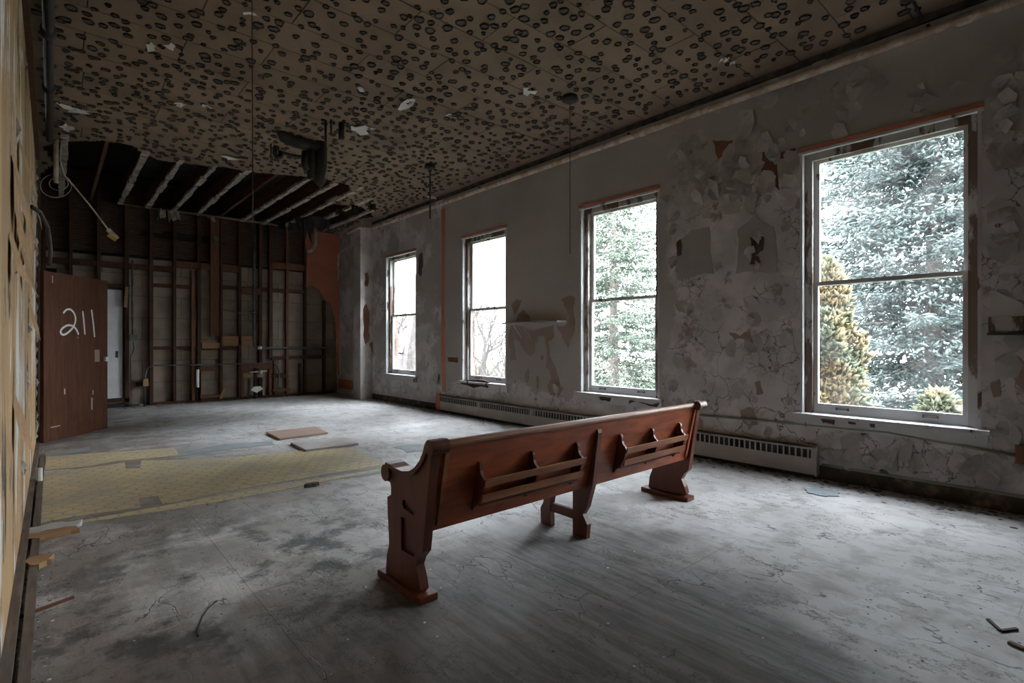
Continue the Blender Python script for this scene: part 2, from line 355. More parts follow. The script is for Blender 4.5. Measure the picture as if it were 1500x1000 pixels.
wall_far = struct(MB().box((LX-.25, DY+.2, -.3), (WX+.3, DY+.45, CH+.7)).build('wall_far', MT['void']))
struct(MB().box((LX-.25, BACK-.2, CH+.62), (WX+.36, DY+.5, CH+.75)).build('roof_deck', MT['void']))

# ---- left wall trim, torn edge, strips on the floor
struct(MB().box((LX-.05, BACK, 3.30), (LX+.035, 8.15, 3.40)).build('trim_1', MT['dstud']))
struct(MB().box((LX, BACK, 0), (LX+.035, 8.1, .035)).build('trim_2', MT['strip']))
struct(MB().box((LX+.05, 1.2, 0), (LX+.085, 7.3, .022)).build('trim_3', MT['strip']))
for k in range(46):     # torn white plaster along the wall's end and its cracks
    y = 8.19 if k < 26 else RND.uniform(3.0, 7.8); z = .1 + k * .125 if k < 26 else RND.uniform(.2, 3.1); s = RND.uniform(.03, .08)
    pl = [(y + RND.uniform(-.6, .1) * s * (1 if k < 26 else 2), z + math.sin(a) * s * RND.uniform(.6, 1.6)) if math.cos(a) < 0 else (y + RND.uniform(0, .35) * s, z + math.sin(a) * s) for a in [j * math.pi / 4 for j in range(8)]]
    mb = MB(); c = (LX + RND.uniform(.012, .03), y, z)
    mb.add([c] + [(LX + .004, p[0], p[1]) for p in pl], [(0, j+1, (j+1) % 8 + 1) for j in range(8)]); mb.build('torn_plaster', MT['plaster'], wall_left)
for (y, z, s, tw) in [(3.3, 2.05, .26, .5), (3.6, 1.85, .22, -.4), (3.9, 2.3, .18, .8), (4.3, 1.75, .2, .3), (3.1, 1.65, .2, -.7), (4.8, 2.1, .2, .4), (5.6, 1.5, .22, .2), (3.4, .9, .18, .3), (6.4, 2.6, .25, .5)]:
    pts = [(LX+.002, y, z), (LX+.002, y+s*.8, z+.05), (LX+.05, y+s*1.1, z-s*.7), (LX+.075, y+s*.4, z-s*1.3*(1+tw*.3)), (LX+.03, y-s*.3, z-s*.8)]
    MB().add(pts, [(0,1,2),(0,2,3),(0,3,4)]).build('hanging_paint_curl', MT['pine'], wall_left)

# ---- ceiling: gypsum lath boards 16 x 48 in, a torn-out bay at the far end
hole = [tuple(ce(*p)[:2]) for p in [(62,214),(110,207),(150,206),(190,212),(214,226),(240,236),(300,243),(335,246),(420,256),(480,263),(512,272),(521,283),(490,289),(478,297),(500,300),(530,303),(548,318)]]
hole = rough(hole + [(WX-.5, DY+.3), (LX-.1, DY+.3)], .12, 2, 3)
ceiling = struct(empty('ceiling', (0, 0, CH)))
mb = MB(); g = .12
yy = BACK
while yy < DY:
    xx = LX - .05; run = None
    while xx < WX:
        if not inside((xx+g/2, yy+g/2), hole):
            mb.box((xx, yy, CH+.0135), (min(xx+g, WX+.01), min(yy+g, DY+.1), CH+.02)) if False else None
            run = xx if run is None else run
        else:
            if run is not None: mb.box((run, yy, CH+.0135), (xx, yy+g, CH+.022)); run = None
        xx += g
    if run is not None: mb.box((run, yy, CH+.0135), (WX+.01, yy+g, CH+.022))
    yy += g
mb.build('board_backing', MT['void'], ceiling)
PW, PL = .4064, 1.2192
full_me = {}
row = 0; y = 1.375 - PW * 9
holebb = (min(p[1] for p in hole))
while y < DY:
    x = -2.2 + (0 if row % 2 else .61) + RND.uniform(-.05, .05)
    while x < WX:
        x0, x1, y0, y1 = max(x, LX-.02), min(x+PL, WX-.03), max(y, BACK), min(y+PW, DY+.02)
        if x1 - x0 > .04 and y1 - y0 > .04:
            cx, cy = (x0+x1)/2, (y0+y1)/2; gp = .0045; dz = RND.uniform(-.0025, 0)
            samp = [inside((x0+(x1-x0)*i/8, y0+(y1-y0)*j/4), hole) for i in range(9) for j in range(5)]
            if not any(samp):
                key = (round(x1-x0, 3), round(y1-y0, 3))
                if key not in full_me:
                    o = MB().box((-key[0]/2+gp, -key[1]/2+gp, 0), (key[0]/2-gp, key[1]/2-gp, .013)).build('ceiling_board', MT['panel'], ceiling)
                    o.location = (cx, cy, dz); full_me[key] = o.data
                else: link('ceiling_board', full_me[key], ceiling, (cx, cy, CH+dz))
            elif not all(samp):
                m2 = MB(); n = 26
                for i in range(n):
                    for j in range(9):
                        a0, a1 = x0+gp+(x1-x0-2*gp)*i/n, x0+gp+(x1-x0-2*gp)*(i+1)/n; b0, b1 = y0+gp+(y1-y0-2*gp)*j/9, y0+gp+(y1-y0-2*gp)*(j+1)/9
                        if not inside(((a0+a1)/2, (b0+b1)/2), hole): m2.box((a0, b0, CH), (a1, b1, CH+.013))
                if m2.v: m2.build('broken_ceiling_board', MT['panel'], ceiling)
        x += PL
    y += PW; row += 1
# glue daubs left by the fallen tiles
def daub(seed):
    R = random.Random(seed); n = 11; m = MB(); r0 = R.uniform(.026, .036); k = R.uniform(.9, 1.25)
    a = [r0 * R.uniform(.82, 1.15) for _ in range(n)]
    cs = [(math.cos(2*math.pi*i/n) * k, math.sin(2*math.pi*i/n)) for i in range(n)]
    vs = [(0,0,-.003)] + [(c*q*.68, s_*q*.68, -.003) for (c, s_), q in zip(cs, a)] + [(c*q*.86, s_*q*.86, -.012*R.uniform(.5, 1.3)) for (c, s_), q in zip(cs, a)] + [(c*q, s_*q, .001) for (c, s_), q in zip(cs, a)]
    m.add(vs, [(0, 1+(i+1) % n, 1+i) for i in range(n)], 0)
    m2 = [(1+i, 1+(i+1) % n, 1+n+(i+1) % n, 1+n+i) for i in range(n)] + [(1+n+i, 1+n+(i+1) % n, 1+2*n+(i+1) % n, 1+2*n+i) for i in range(n)]
    m.f += m2; m.mi += [1] * len(m2); return m
DB = [daub(i) for i in range(8)]
spots = []
yy = .4
while yy < DY - .1:
    xx = LX + .1
    while xx < WX - .1:
        p = (xx + RND.uniform(-.05, .05), yy + RND.uniform(-.05, .05))
        if RND.random() < .90 and not any(inside((p[0]+dx, p[1]+dy), hole) for dx in (-.06, .06) for dy in (-.06, .06)): spots.append(p)
        xx += .128
    yy += .128
def vis(p):
    q = proj((p[0], p[1], CH)); return -20 < q[0] < 1520 and -20 < q[1] < 520
near = sorted([p for p in spots if vis(p)], key=lambda p: p[0]**2 + p[1]**2)
first = set(near[:300]); dmesh = [None] * 8
for p in near[:300]:
    k = RND.randrange(8)
    if dmesh[k] is None:
        o = DB[k].build('glue_daub', [MT['glue'], MT['rim']], ceiling); dmesh[k] = o.data; o.location = (p[0], p[1], -.0015)
    else: o = link('glue_daub', dmesh[k], ceiling, (p[0], p[1], CH-.0015))
    o.rotation_euler[2] = RND.uniform(0, 6.28); s = RND.uniform(.75, 1.25); o.scale = (s, s, 1)
rest = MB()
for p in spots:
    if p in first: continue
    d = DB[RND.randrange(8)]; a = RND.uniform(0, 6.28); s = RND.uniform(.75, 1.25); ca, sa = math.cos(a)*s, math.sin(a)*s; o = len(rest.v)
    rest.v += [(p[0]+v[0]*ca-v[1]*sa, p[1]+v[0]*sa+v[1]*ca, CH-.0015+v[2]) for v in d.v]; rest.f += [tuple(i+o for i in f) for f in d.f]; rest.mi += d.mi
stuff(rest.build('glue_daubs_beyond', [MT['glue'], MT['rim']], ceiling))
# scraps of white paper and plaster hanging from the boards
for (px, py, sx, sy) in [(530,187,.16,.07),(596,152,.08,.09),(112,158,.22,.05),(222,64,.05,.06),(252,65,.07,.04),(340,229,.14,.04),(303,153,.06,.02),(98,184,.09,.07),(529,127,.05,.02),(776,132,.09,.04),(370,17,.07,.02),(1063,84,.03,.03),(1075,87,.03,.02),(657,166,.04,.03),(632,287,.16,.05),(264,150,.08,.05)]:
    c = ce(px, py); n = 10; pts = [(c.x + math.cos(a)*sx*RND.uniform(.3, 1.15), c.y + math.sin(a)*sy*RND.uniform(.3, 1.15)*2, CH-.004-RND.uniform(0, .035)) for a in [6.283*i/n for i in range(n)]]
    MB().add([(c.x, c.y, CH-.002)] + pts, [(0, i+1, (i+1) % n+1) for i in range(n)]).build('paper_scrap', MT['white'], ceiling)
# joists above the torn bay, plaster still on some of them
k = 0; x = .12
while x < WX:
    MB().box((x-.022, 7.4, CH+.03), (x+.022, DY+.19, CH+.27)).build('joist', MT['joist'], ceiling)
    ys = [p[1] for p in hole if abs(p[0]-x) < .5] or [DY-1]; yf = min(ys)
    if k not in (1, 6) and yf < DY - .3:
        m = MB(); yv = yf + RND.uniform(0, .15); R = random.Random(k)
        while yv < DY - .05:
            l = R.uniform(.12, .3); w2 = R.uniform(.022, .045)
            m.box((x-w2, yv, CH-.004-R.uniform(0, .012)), (x+w2, min(yv+l+.01, DY), CH+.032)); yv += l * (1 if R.random() < .85 else 1.5)
        m.build('plaster_remnant', MT['plaster'], ceiling)
    x += .4064; k += 1
for (px, py, w_, h_) in [(438,318,.10,.35),(447,322,.12,.55),(462,318,.16,.42),(476,320,.10,.30),(429,326,.08,.30),(520,300,.05,.22),(545,298,.09,.22),(500,308,.10,.20),(412,326,.06,.2),(225,322,.06,.25),(238,326,.09,.34),(300,324,.06,.12)]:
    c = ce(px, py); c.y = min(c.y, DY-.06); R = random.Random(px); m = MB(); n = 5
    top = [(c.x + w_*(i/(n-1)-.5)*2, c.y + R.uniform(-.03, .03), CH+.02) for i in range(n)]; bot = [(p[0] + R.uniform(-.03, .03), p[1] + R.uniform(-.05, .02), CH - h_*R.uniform(.35, 1)) for p in top]
    m.add(top + bot, [(i, i+1, n+i+1, n+i) for i in range(n-1)]); o = m.build('torn_shred', MT['tar'] if px > 400 else MT['plaster'], ceiling)
    sm = o.modifiers.new('thickness', 'SOLIDIFY'); sm.thickness = .006
MB().box((WX-.035, BACK, CH-.05), (WX+.01, 10.1, CH+.01)).build('cornice_strip', MT['edge'], ceiling)

# ---- far wall: boards behind the studs, lath above, studs, blocking, remains of orange plaster
z = 0.02; r = 0
while z < 2.74:
    x = LX - .4 + (.6 if r % 2 else 0)
    while x < WX:
        x0, x1 = max(x, LX), min(x+1.2192, WX)
        if x1 - x0 > .05: MB().box((x0+.003, DY+.105, z+.003), (x1-.003, DY+.118, min(z+.4064, 2.76)-.003)).build('back_board', MT['back'], wall_far)
        x += 1.2192
    z += .4064; r += 1
m = MB(); z = 2.82; R = random.Random(2)
while z < CH + .5:
    x = LX
    while x < WX:
        l = R.uniform(.8, 1.5)
        if not (1.75 < x + l/2 < 2.2 and z < 3.6): m.box((x, DY+.105, z), (min(x+l-.01, WX), DY+.115+R.uniform(0, .006), z+.036))
        x += l
    z += .046
stuff(m.build('wood_lath', MT['lath'], wall_far))
def X(px): return on_y(px, 500).x
def Zf(px, py): return on_y(px, py).z
def stud(px, wd, yt=None, yb=None, mat='dstud', y0=0, dep=.09, name='stud', taper=0):
    x = X(px); zt = CH+.3 if yt is None else Zf(px, yt); zb = 0.0 if yb is None else max(0, Zf(px, yb))
    MB().box((x-wd/2, DY+y0, zb), (x+wd/2, DY+y0+dep, zt)).build(name, MT[mat], wall_far)
for px, wd, yt, yb, mt in [(62,.09,None,None,'dstud'),(104,.045,None,None,'dstud'),(145,.05,None,None,'dstud'),(186,.06,None,None,'dstud'),(222,.055,None,None,'dstud'),(256,.05,None,None,'dstud'),
                           (283,.05,396,None,'stud'),(292,.06,None,None,'dstud'),(324.5,.045,None,None,'dstud'),(351.5,.055,None,None,'dstud'),(382,.06,None,None,'dstud'),(397,.07,None,524,'dstud'),
                           (421,.05,None,None,'stud'),(447.5,.05,None,None,'dstud'),(475.5,.05,440,None,'dstud'),(403,.05,528,None,'stud'),(440,.04,532,None,'dstud'),(356,.05,536,None,'stud'),(396,.05,536,None,'stud'),(292,.05,540,None,'stud'),(383,.04,524,None,'stud')]:
    stud(px, wd, yt, yb, mt)
stud(314.5, .155, 320, 492, 'stud', -.03, .05, 'plank')
def block(xa, xb, ya, yb, mat='dstud', y0=.0, dep=.09):
    pa = on_y(xa, ya); pb = on_y(xb, yb); zc = [Zf((xa+xb)/2, ya), Zf((xa+xb)/2, yb)]
    MB().box((pa.x, DY+y0, max(0, min(zc))), (pb.x, DY+y0+dep, max(zc))).build('blocking', MT[mat], wall_far)
for b in [(62,258,383,391,'dstud',.01,.1),(258,310,384,393,'stud',.0,.1),(324,351,388,398,'stud',.01),(399,447,386,395,'stud',.01),(155,190,416,422,'dstud',.01),(222,283,416,421,'dstud',.02),(324,447,421,426,'dstud',.02),
          (354,381,422,431,'stud',-.02),(222,285,507,512,'dstud',.02),(324,374,492,506,'pine',.0),(296,322,502,510,'pine',-.01),(270,351,508,513,'dstud',.02),(352,399,531,541,'stud',-.03,.1),(356,386,546,553,'pine',-.02),
          (293,321,537,543,'stud',-.01),(399,425,569,573,'stud',-.02),(399,422,547,553,'dstud',.0),(200,222,560,565,'dstud',0),(222,490,581,589,'dstud',0),(62,190,586,592,'dstud',.0),(293,322,578,582,'stud',-.02),(399,478,521,526,'dstud',.02)]:
    block(*b)
for (x0, y0, x1, y1) in [(323,584,329,568),(186,420,184,450)]:
    a, b_ = on_y(x0, y0, DY-.02), on_y(x1, y1, DY-.02); a.z = max(a.z, .02); MB().beam(a, b_, .05, .03, (0,1,0)).build('loose_batten', MT['pine'], wall_far)
# orange plaster left in the corner
op = [on_y(*p) for p in [(447,318),(447,345),(448,420),(456,419),(466,424),(474,436),(483,446),(489,465),(492,490),(492,515),(494,535),(495.5,548)]]
op = [(p.x, p.z) for p in op]; op = op[:3] + [tuple(v) for v in op[3:]] + [(WX+.01, op[-1][1]), (WX+.01, CH+.02)]
oo = [op[0]]; R = random.Random(4)
for a, b_ in zip(op[:-2], op[1:-1]):
    for i in (1, 2, 3): oo.append((a[0]+(b_[0]-a[0])*i/3+R.uniform(-.02, .02), a[1]+(b_[1]-a[1])*i/3+R.uniform(-.02, .02)))
poly_prism([oo + op[-2:]], lambda a, b_: (a, DY-.035, b_), (0,1,0), .035).build('orange_plaster', MT['orange'], wall_far)
MB().box((WX-.012, 10.46, .12), (WX+.01, DY, .33)).build('orange_band', MT['orange'], wall_right)

# ---- windows
def make_window(n, y0, y1):
    e = struct(empty('window_%d' % n, (WX, (y0+y1)/2, Z0))); fw = .082
    for a, b_ in ((y0, y0+.022), (y1-.022, y1)): MB().box((WX-.004, a, Z0), (WX+.20, b_, Z1)).build('reveal_board', MT['sash'], e)
    MB().box((WX-.004, y0, Z1-.022), (WX+.20, y1, Z1)).build('head_board', MT['jamb'], e)
    for a, b_ in ((y0+.022, y0+fw), (y1-fw, y1-.022)): MB().box((WX+.055, a, Z0), (WX+.085, b_, Z1-.022)).build('jamb', MT['jamb'], e)
    for a, b_ in ((y0+.022, y0+fw-.012), (y1-fw+.012, y1-.022)): MB().box((WX+.085, a, Z0), (WX+.19, b_, Z1-.022)).build('pulley_stile', MT['jamb'], e)
    MB().box((WX+.055, y0+fw, Z1-.085), (WX+.085, y1-fw, Z1-.022)).build('head_jamb', MT['jamb'], e)
    MB().box((WX-.016, y0-.012, Z1-.008), (WX+.03, y1+.012, Z1+.028)).build('head_trim', MT['orange'], e)
    MB().box((WX-.014, y0-.012, Z1-.03), (WX+.02, y1+.012, Z1-.008)).build('head_bead', MT['sash'], e)
    MB().box((WX-.055, y0-.05, Z0-.028), (WX+.20, y1+.05, Z0+.002)).build('sill', MT['sash'], e, bevel=.004)
    MB().box((WX-.022, y0-.035, Z0-.115), (WX+.01, y1+.035, Z0-.028)).build('apron', MT['sash'], e)
    MB().box((WX+.19, y0-.01, Z0-.06), (WX+.31, y1+.01, Z0-.005)).build('outer_sill', MT['roofm'], e)
    zm = 1.715; a, b_ = y0+fw-.01, y1-fw+.01
    def sash(name, x, z0, z1, bot, top, st=.045):
        m = MB().box((x, a, z0), (x+.036, a+st, z1)).box((x, b_-st, z0), (x+.036, b_, z1)).box((x, a+st, z0), (x+.036, b_-st, z0+bot)).box((x, a+st, z1-top), (x+.036, b_-st, z1))
        s_ = m.build(name, MT['sash'], e); s_['_base'] = (WX, (y0+y1)/2, Z0) if False else (0, 0, 0)
        s_['_base'] = tuple(Vector((0, 0, 0)))
        gl = MB().add([(x+.018, a+st-.004, z0+bot-.004), (x+.018, b_-st+.004, z0+bot-.004), (x+.018, b_-st+.004, z1-top+.004), (x+.018, a+st-.004, z1-top+.004)], [(0,1,2,3)]).build('pane', MT['glass'], s_)
        return s_
    lo = sash('lower_sash', WX+.088, Z0+.004, zm+.018, .085, .034); up = sash('upper_sash', WX+.128, zm-.018, Z1-.04, .034, .06)
    for yy in (a+.22*(b_-a), b_-.22*(b_-a)):
        m = MB().box((WX+.080, yy-.05, Z0+.042), (WX+.088, yy-.035, Z0+.062)).box((WX+.080, yy+.035, Z0+.042), (WX+.088, yy+.05, Z0+.062)).tube([(WX+.076, yy-.045, Z0+.052), (WX+.070, yy, Z0+.054), (WX+.076, yy+.045, Z0+.052)], .006, 6)
        m.build('sash_lift', MT['iron'], lo)
    MB().lathe((WX+.105, (a+b_)/2, zm+.018), [(.02, 0), (.02, .008), (.008, .012), (.008, .02)], 8).build('sash_lock', MT['iron'], lo)
    return e
for i, (a, b_) in enumerate(WIN): make_window(i+1, a, b_)

# ---- patches, plates and flakes of paint on the window wall
def wpatch(pts, mat, th, name, seed=1, amp=.10, x=None):
    q = [tuple(on_x(*p)[1:]) for p in pts]; q = rough(q, amp, 2, seed)
    return poly_prism([q], lambda a, b_: (WX - th, a, b_), (1,0,0), th + .004).build(name, MT[mat], wall_right)
def crop(ox, oy, s, pts): return [(ox + a/s, oy + b_/s) for a, b_ in pts]
C1 = lambda p: crop(740, 420, 5.555, p)
for i, p in enumerate([[(50,140),(90,100),(135,110),(120,150),(75,235)], [(90,296),(105,220),(150,185),(195,230),(205,296)],
    [(50,310),(400,310),(405,400),(350,450),(360,520),(385,610),(410,650),(430,720),(450,810),(480,820),(440,885),(370,880),(345,800),(375,740),(360,690),(330,650),(340,560),(330,480),(320,400),(270,400),(260,460),(240,440),(240,530),(205,565),(150,510),(110,440),(70,430),(90,590),(45,605),(50,520),(25,435)],
    [(460,100),(540,70),(570,90),(555,180),(570,300),(560,360),(530,430),(510,505),(490,460),(450,370),(410,312),(500,305),(520,240),(480,150)],
    [(190,665),(195,740),(180,780),(158,740),(175,680)], [(250,725),(270,730),(265,830),(250,820)], [(290,555),(315,560),(310,595),(292,600)]]):
    wpatch(C1(p), 'beige', .003, 'bare_patch', i)
C2 = lambda p: crop(940, 180, 2.174, p)
for i, p in enumerate([[(225,55),(290,55),(270,150),(255,130)], [(385,90),(430,130),(440,220),(400,190),(380,150)], [(430,100),(490,80),(480,110),(440,115)], [(470,190),(495,180),(490,260),(465,240)]]):
    wpatch(C2(p), 'rust', .003, 'bare_patch', 10+i)
for i, p in enumerate([[(110,380),(160,340),(215,330),(230,480),(115,500)], [(305,340),(340,315),(360,290),(380,312),(420,330),(430,475),(300,480)]]): wpatch(C2(p), 'grey', .006, 'paint_plate', 20+i, .06)
for i, p in enumerate([[(345,365),(390,362),(388,405),(350,425)], [(112,385),(125,370),(128,420),(114,425)], [(350,420),(372,425),(380,445),(345,450)]]): wpatch(C2(p), 'hole', .0085, 'plaster_hole', 30+i)
for i, (p, mt) in enumerate([([(646.5,306),(652,304),(652.5,574),(648,573)],'orange'), ([(585,708),(588,710),(637,712),(636,737),(590,732)],'rust')]):
    if i == 1: p = crop(480, 310, 3.334, p)
    wpatch(p, mt, .003, 'paint_stripe', 40+i, .01)
for i, p in enumerate([[(614,372),(619,370),(620,385),(617,405),(613,402)],[(540,435),(545,440),(547,500),(543,505),(539,470)],[(541,400),(545,398),(545,420),(540,418)]]): wpatch(p, 'rust' if i else 'hole', .004, 'bare_patch', 50+i) if i == 0 else None
for i, pts in enumerate([[(532,452),(537,445),(541,470),(540,500),(535,505)],[(534,400),(538,398),(538,420),(534,418)],[(541,505),(545,500),(545,520),(542,530)]]):
    q = [on_y(p[0], p[1], 10.126) for p in pts]; poly_prism([rough([(v.x, v.z) for v in q], .15, 2, i)], lambda a, b_: (a, 10.122, b_), (0,1,0), .006).build('bare_patch', MT['rust'], col)
wpatch([(680,557),(718,559),(717,568),(676,562)], 'hole', .026, 'bare_patch', 60); wpatch([(880,580),(897,582),(895,588),(882,586)], 'hole', .026, 'bare_patch', 61); wpatch([(925,585),(968,589),(964,596),(922,591)], 'hole', .026, 'bare_patch', 62)
C3 = lambda p: crop(1180, 560, 4.167, p)
for i, p in enumerate([[(170,480),(270,490),(275,540),(180,520)], [(380,520),(530,535),(480,590),(410,580)], [(655,555),(745,570),(700,620)], [(1030,600),(1140,625),(1130,650),(1060,640)], [(1215,675),(1275,685),(1265,715),(1220,705)]]): wpatch(C3(p), 'conduit' if i < 3 else 'hole', .003, 'bare_patch', 70+i, .12)
for i, p in enumerate([[(95,222),(185,228),(180,258),(110,245)], [(265,236),(312,239),(310,256),(270,252)], [(395,245),(430,248),(425,275),(398,268)]]): wpatch(C3(p), 'hole', .0245, 'chipped_paint', 80+i, .12)
for i, p in enumerate([[(1455,490),(1468,488),(1466,500),(1452,498)], [(1490,520),(1500,530),(1498,575),(1488,560)], [(1470,560),(1485,545),(1490,575),(1475,580)], [(1452,560),(1464,555),(1466,580),(1455,582)]]): wpatch(p, 'beige' if i % 2 else 'under', .003, 'bare_patch', 90+i, .15)
for i, p in enumerate([[(1010,600),(1018,595),(1030,625),(1022,632),(1012,622)], [(1085,600),(1098,596),(1110,622),(1096,630),(1088,616)], [(1105,560),(1114,558),(1118,575),(1108,578)], [(1068,487),(1100,485),(1098,497),(1075,499)]]): wpatch(p, 'beige', .003, 'bare_patch', 100+i, .2)
def flake(Y, Zc, s, R, par, xw=WX, nm='paint_flake', mt='flake'):
    n = R.randint(5, 8); a0 = R.uniform(0, 6.28); lift = R.uniform(.012, .06) * min(1.2, s/.07); ld = R.uniform(0, 6.28); vs = []
    for i in range(n):
        a = a0 + 6.283*i/n; rr = s * R.uniform(.65, 1.15); dy, dz = math.cos(a)*rr, math.sin(a)*rr*1.15
        t = max(0, (math.cos(a-ld)*rr/s)); vs.append((xw - .003 - lift*t*t, Y+dy, Zc+dz))
    o = MB().add([(xw-.004-lift*.12, Y, Zc)] + vs, [(0, 1+i, 1+(i+1) % n) for i in range(n)]).build(nm, MT[mt], par)
    return o
R = random.Random(11); nf = 0
ZONES = [(970,1165,195,300,70),(1175,1440,110,205,26),(1446,1500,70,240,22),(1450,1500,300,640,26),(975,1165,480,640,22),(1205,1495,640,705,46),(980,1160,310,470,16),(1000,1200,90,200,14),(655,840,565,585,6),(500,528,380,560,8),(548,562,360,570,8),(614,645,330,580,10)]
for (xa, xb, ya, yb, cnt) in ZONES:
    for k in range(cnt):
        p = on_x(R.uniform(xa, xb), R.uniform(ya, yb))
        if any(a-.08 < p.y < b_+.08 and Z0-.14 < p.z < Z1+.05 for a, b_ in WIN) or p.z > CH-.1 or p.z < .12: continue
        s = R.uniform(.03, .10) * (1.0 if p.y < 5 else 1.3)
        if ya < 310 and xa < 1170 and xa > 960 and R.random() < .5: s *= 1.5
        flake(p.y, p.z, s, R, wall_right)
# foot of the window wall where the baseboard is gone
struct(MB().box((WX-.012, BACK, 0), (WX+.01, 10.12, .115)).build('baseboard_right', MT['rot']))
MB().box((WX-.014, BACK, .115), (WX+.01, 1.62, .135)).build('green_paint_line', MT['green'], wall_right)

# ================================================================== THINGS
# ---- church pew
pew = tag(empty('church_pew', (2.45, 2.25, 0)), 'reddish brown wooden church pew with scroll arms, seen from behind', 'pew')
prof = [(2.10,.03),(2.075,.055),(2.088,.10),(2.115,.155),(2.095,.195),(2.055,.235),(2.03,.40),(1.985,.69),(1.975,.74),(2.0,.735),(2.02,.69),(2.05,.645),(2.10,.60),(2.15,.575),(2.22,.562),(2.29,.565),(2.34,.575),(2.385,.578),(2.418,.555),(2.42,.52),(2.395,.497),(2.36,.495),(2.35,.47),(2.352,.435),(2.39,.415),(2.385,.33),(2.375,.24),(2.37,.18),(2.395,.12),(2.405,.03)]
h1 = [(2.13,.19),(2.13,.35),(2.25,.35),(2.25,.19)]; h2 = [(2.135,.385),(2.135,.405),(2.20,.425),(2.215,.44),(2.235,.435),(2.24,.415),(2.225,.395),(2.19,.39)]
def pew_end(x0, sgn, nm='pew_end'):
    fn = lambda xx: (lambda a, b_: (xx, a, b_))
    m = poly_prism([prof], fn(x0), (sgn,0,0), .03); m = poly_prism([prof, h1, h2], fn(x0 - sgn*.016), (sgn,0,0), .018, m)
    e = m.build(nm, MT['pewshade'], pew); e['_base'] = (0,0,0); return e
def child(mb, nm, mt, par, **k):
    o = mb.build(nm, MT[mt], None, **k); o.parent = par
    pb = Vector(pew['_base']); o.location = Vector(o.location)  # the end's mesh data is in pew-relative world coordinates
    return o
for x0, sg in ((1.286, 1), (3.614, -1)):
    e = pew_end(x0, sg)
    capl = [(1.965,.742),(1.985,.752),(2.003,.738),(2.022,.692),(2.052,.648),(2.10,.606),(2.15,.581),(2.22,.568),(2.29,.571),(2.34,.581),(2.385,.583)]
    m = MB(); xc = x0 + sg*.012; hw = .043
    for (a, b_), (c, d) in zip(capl[:-1], capl[1:]): m.beam((xc, a, b_), (xc, c, d), hw*2, .022, (0,-(d-b_),(c-a)))
    child(m, 'arm_cap', 'pewshade', e)
    child(MB().tube([(xc-hw-.004, 1.972, .728), (xc+hw+.004, 1.972, .728)], .034, 18), 'top_scroll', 'pewshade', e); child(MB().tube([(xc-hw, 2.387, .54), (xc+hw, 2.387, .54)], .042, 18), 'arm_scroll', 'pewshade', e)
    child(MB().box((xc-.05, 2.045, 0), (xc+.05, 2.455, .034)), 'foot', 'pewshade', e, bevel=.006)
XA, XB = 1.31, 3.59
def bk(z): return 2.075 - (z-.30) * .215      # camera-side face of the leaning back
pew_back = poly_prism([[(bk(.315)+.0, .315), (bk(.715), .715), (bk(.715)+.024, .715), (bk(.315)+.024, .315)]], lambda a, b_: (XA, a, b_), (1,0,0), XB-XA).build('back_panel', MT['pew'], pew)
MB().tube([(XA, bk(.728)+.012, .728), (XB, bk(.728)+.012, .728)], .021, 14).build('top_rail', MT['rail'], pew)
poly_prism([[(2.07,.335),(2.42,.365),(2.43,.378),(2.42,.39),(2.07,.36)]], lambda a, b_: (XA, a, b_), (1,0,0), XB-XA).build('seat', MT['pew'], pew)
mp = [(2.18,0),(2.073,0),(2.063,.09),(2.098,.145),(2.066,.195),(2.02,.345),(bk(.655)-.022,.655),(bk(.675)-.012,.678),(bk(.67)+.01,.67),(bk(.37)+.02,.37),(2.10,.335),(2.18,.33)]
poly_prism([mp], lambda a, b_: (2.43, a, b_), (1,0,0), .036).build('middle_rear_leg', MT['pewshade'], pew)
poly_prism([[(2.37,0),(2.462,0),(2.465,.10),(2.44,.14),(2.43,.20),(2.43,.345),(2.36,.345),(2.36,.19),(2.375,.13)]], lambda a, b_: (2.43, a, b_), (1,0,0), .036).build('middle_front_leg', MT['pewshade'], pew)
MB().box((2.436, 2.17, .095), (2.46, 2.38, .150)).build('stretcher', MT['pewshade'], pew)
MB().box((2.436, 2.10, .29), (2.46, 2.40, .338)).build('seat_bearer', MT['pewshade'], pew)
for x_ in (1.345, 3.535): poly_prism([[(bk(.34)-.014,.34),(bk(.70)-.014,.70),(bk(.70)+.01,.70),(bk(.34)+.01,.34)]], lambda a, b_: (x_, a, b_), (1,0,0), .022).build('back_batten', MT['rail' if x_ < 2 else 'pew'], pew)
BR = [(0,.375),(.018,.37),(.03,.395),(.05,.405),(.062,.43),(.075,.47),(.08,.53),(.066,.545),(.05,.555),(.036,.575),(.03,.60),(.022,.615),(.008,.62),(0,.612)]
for xs_ in ((1.555, 1.91, 2.265), (2.675, 3.02, 3.365)):
    for i, x_ in enumerate(xs_):
        poly_prism([[(bk(z_)+.003-o_, z_) for o_, z_ in BR]], lambda a, b_: (x_-.008, a, b_), (1,0,0), .016).build('book_rack_bracket', MT['pewshade'], pew)
    for z_, o_ in ((.525, .085), (.445, .078)):
        yb = bk(z_) - o_; MB().beam((xs_[0]-.012, yb, z_), (xs_[2]+.012, yb, z_), .010, .036, (0,-.21,1)).build('book_rack_slat', MT['rail'], pew)
    MB().box((xs_[0], bk(.41)-.058, .402), (xs_[2], bk(.41), .412)).build('book_rack_shelf', MT['pewshade'], pew)

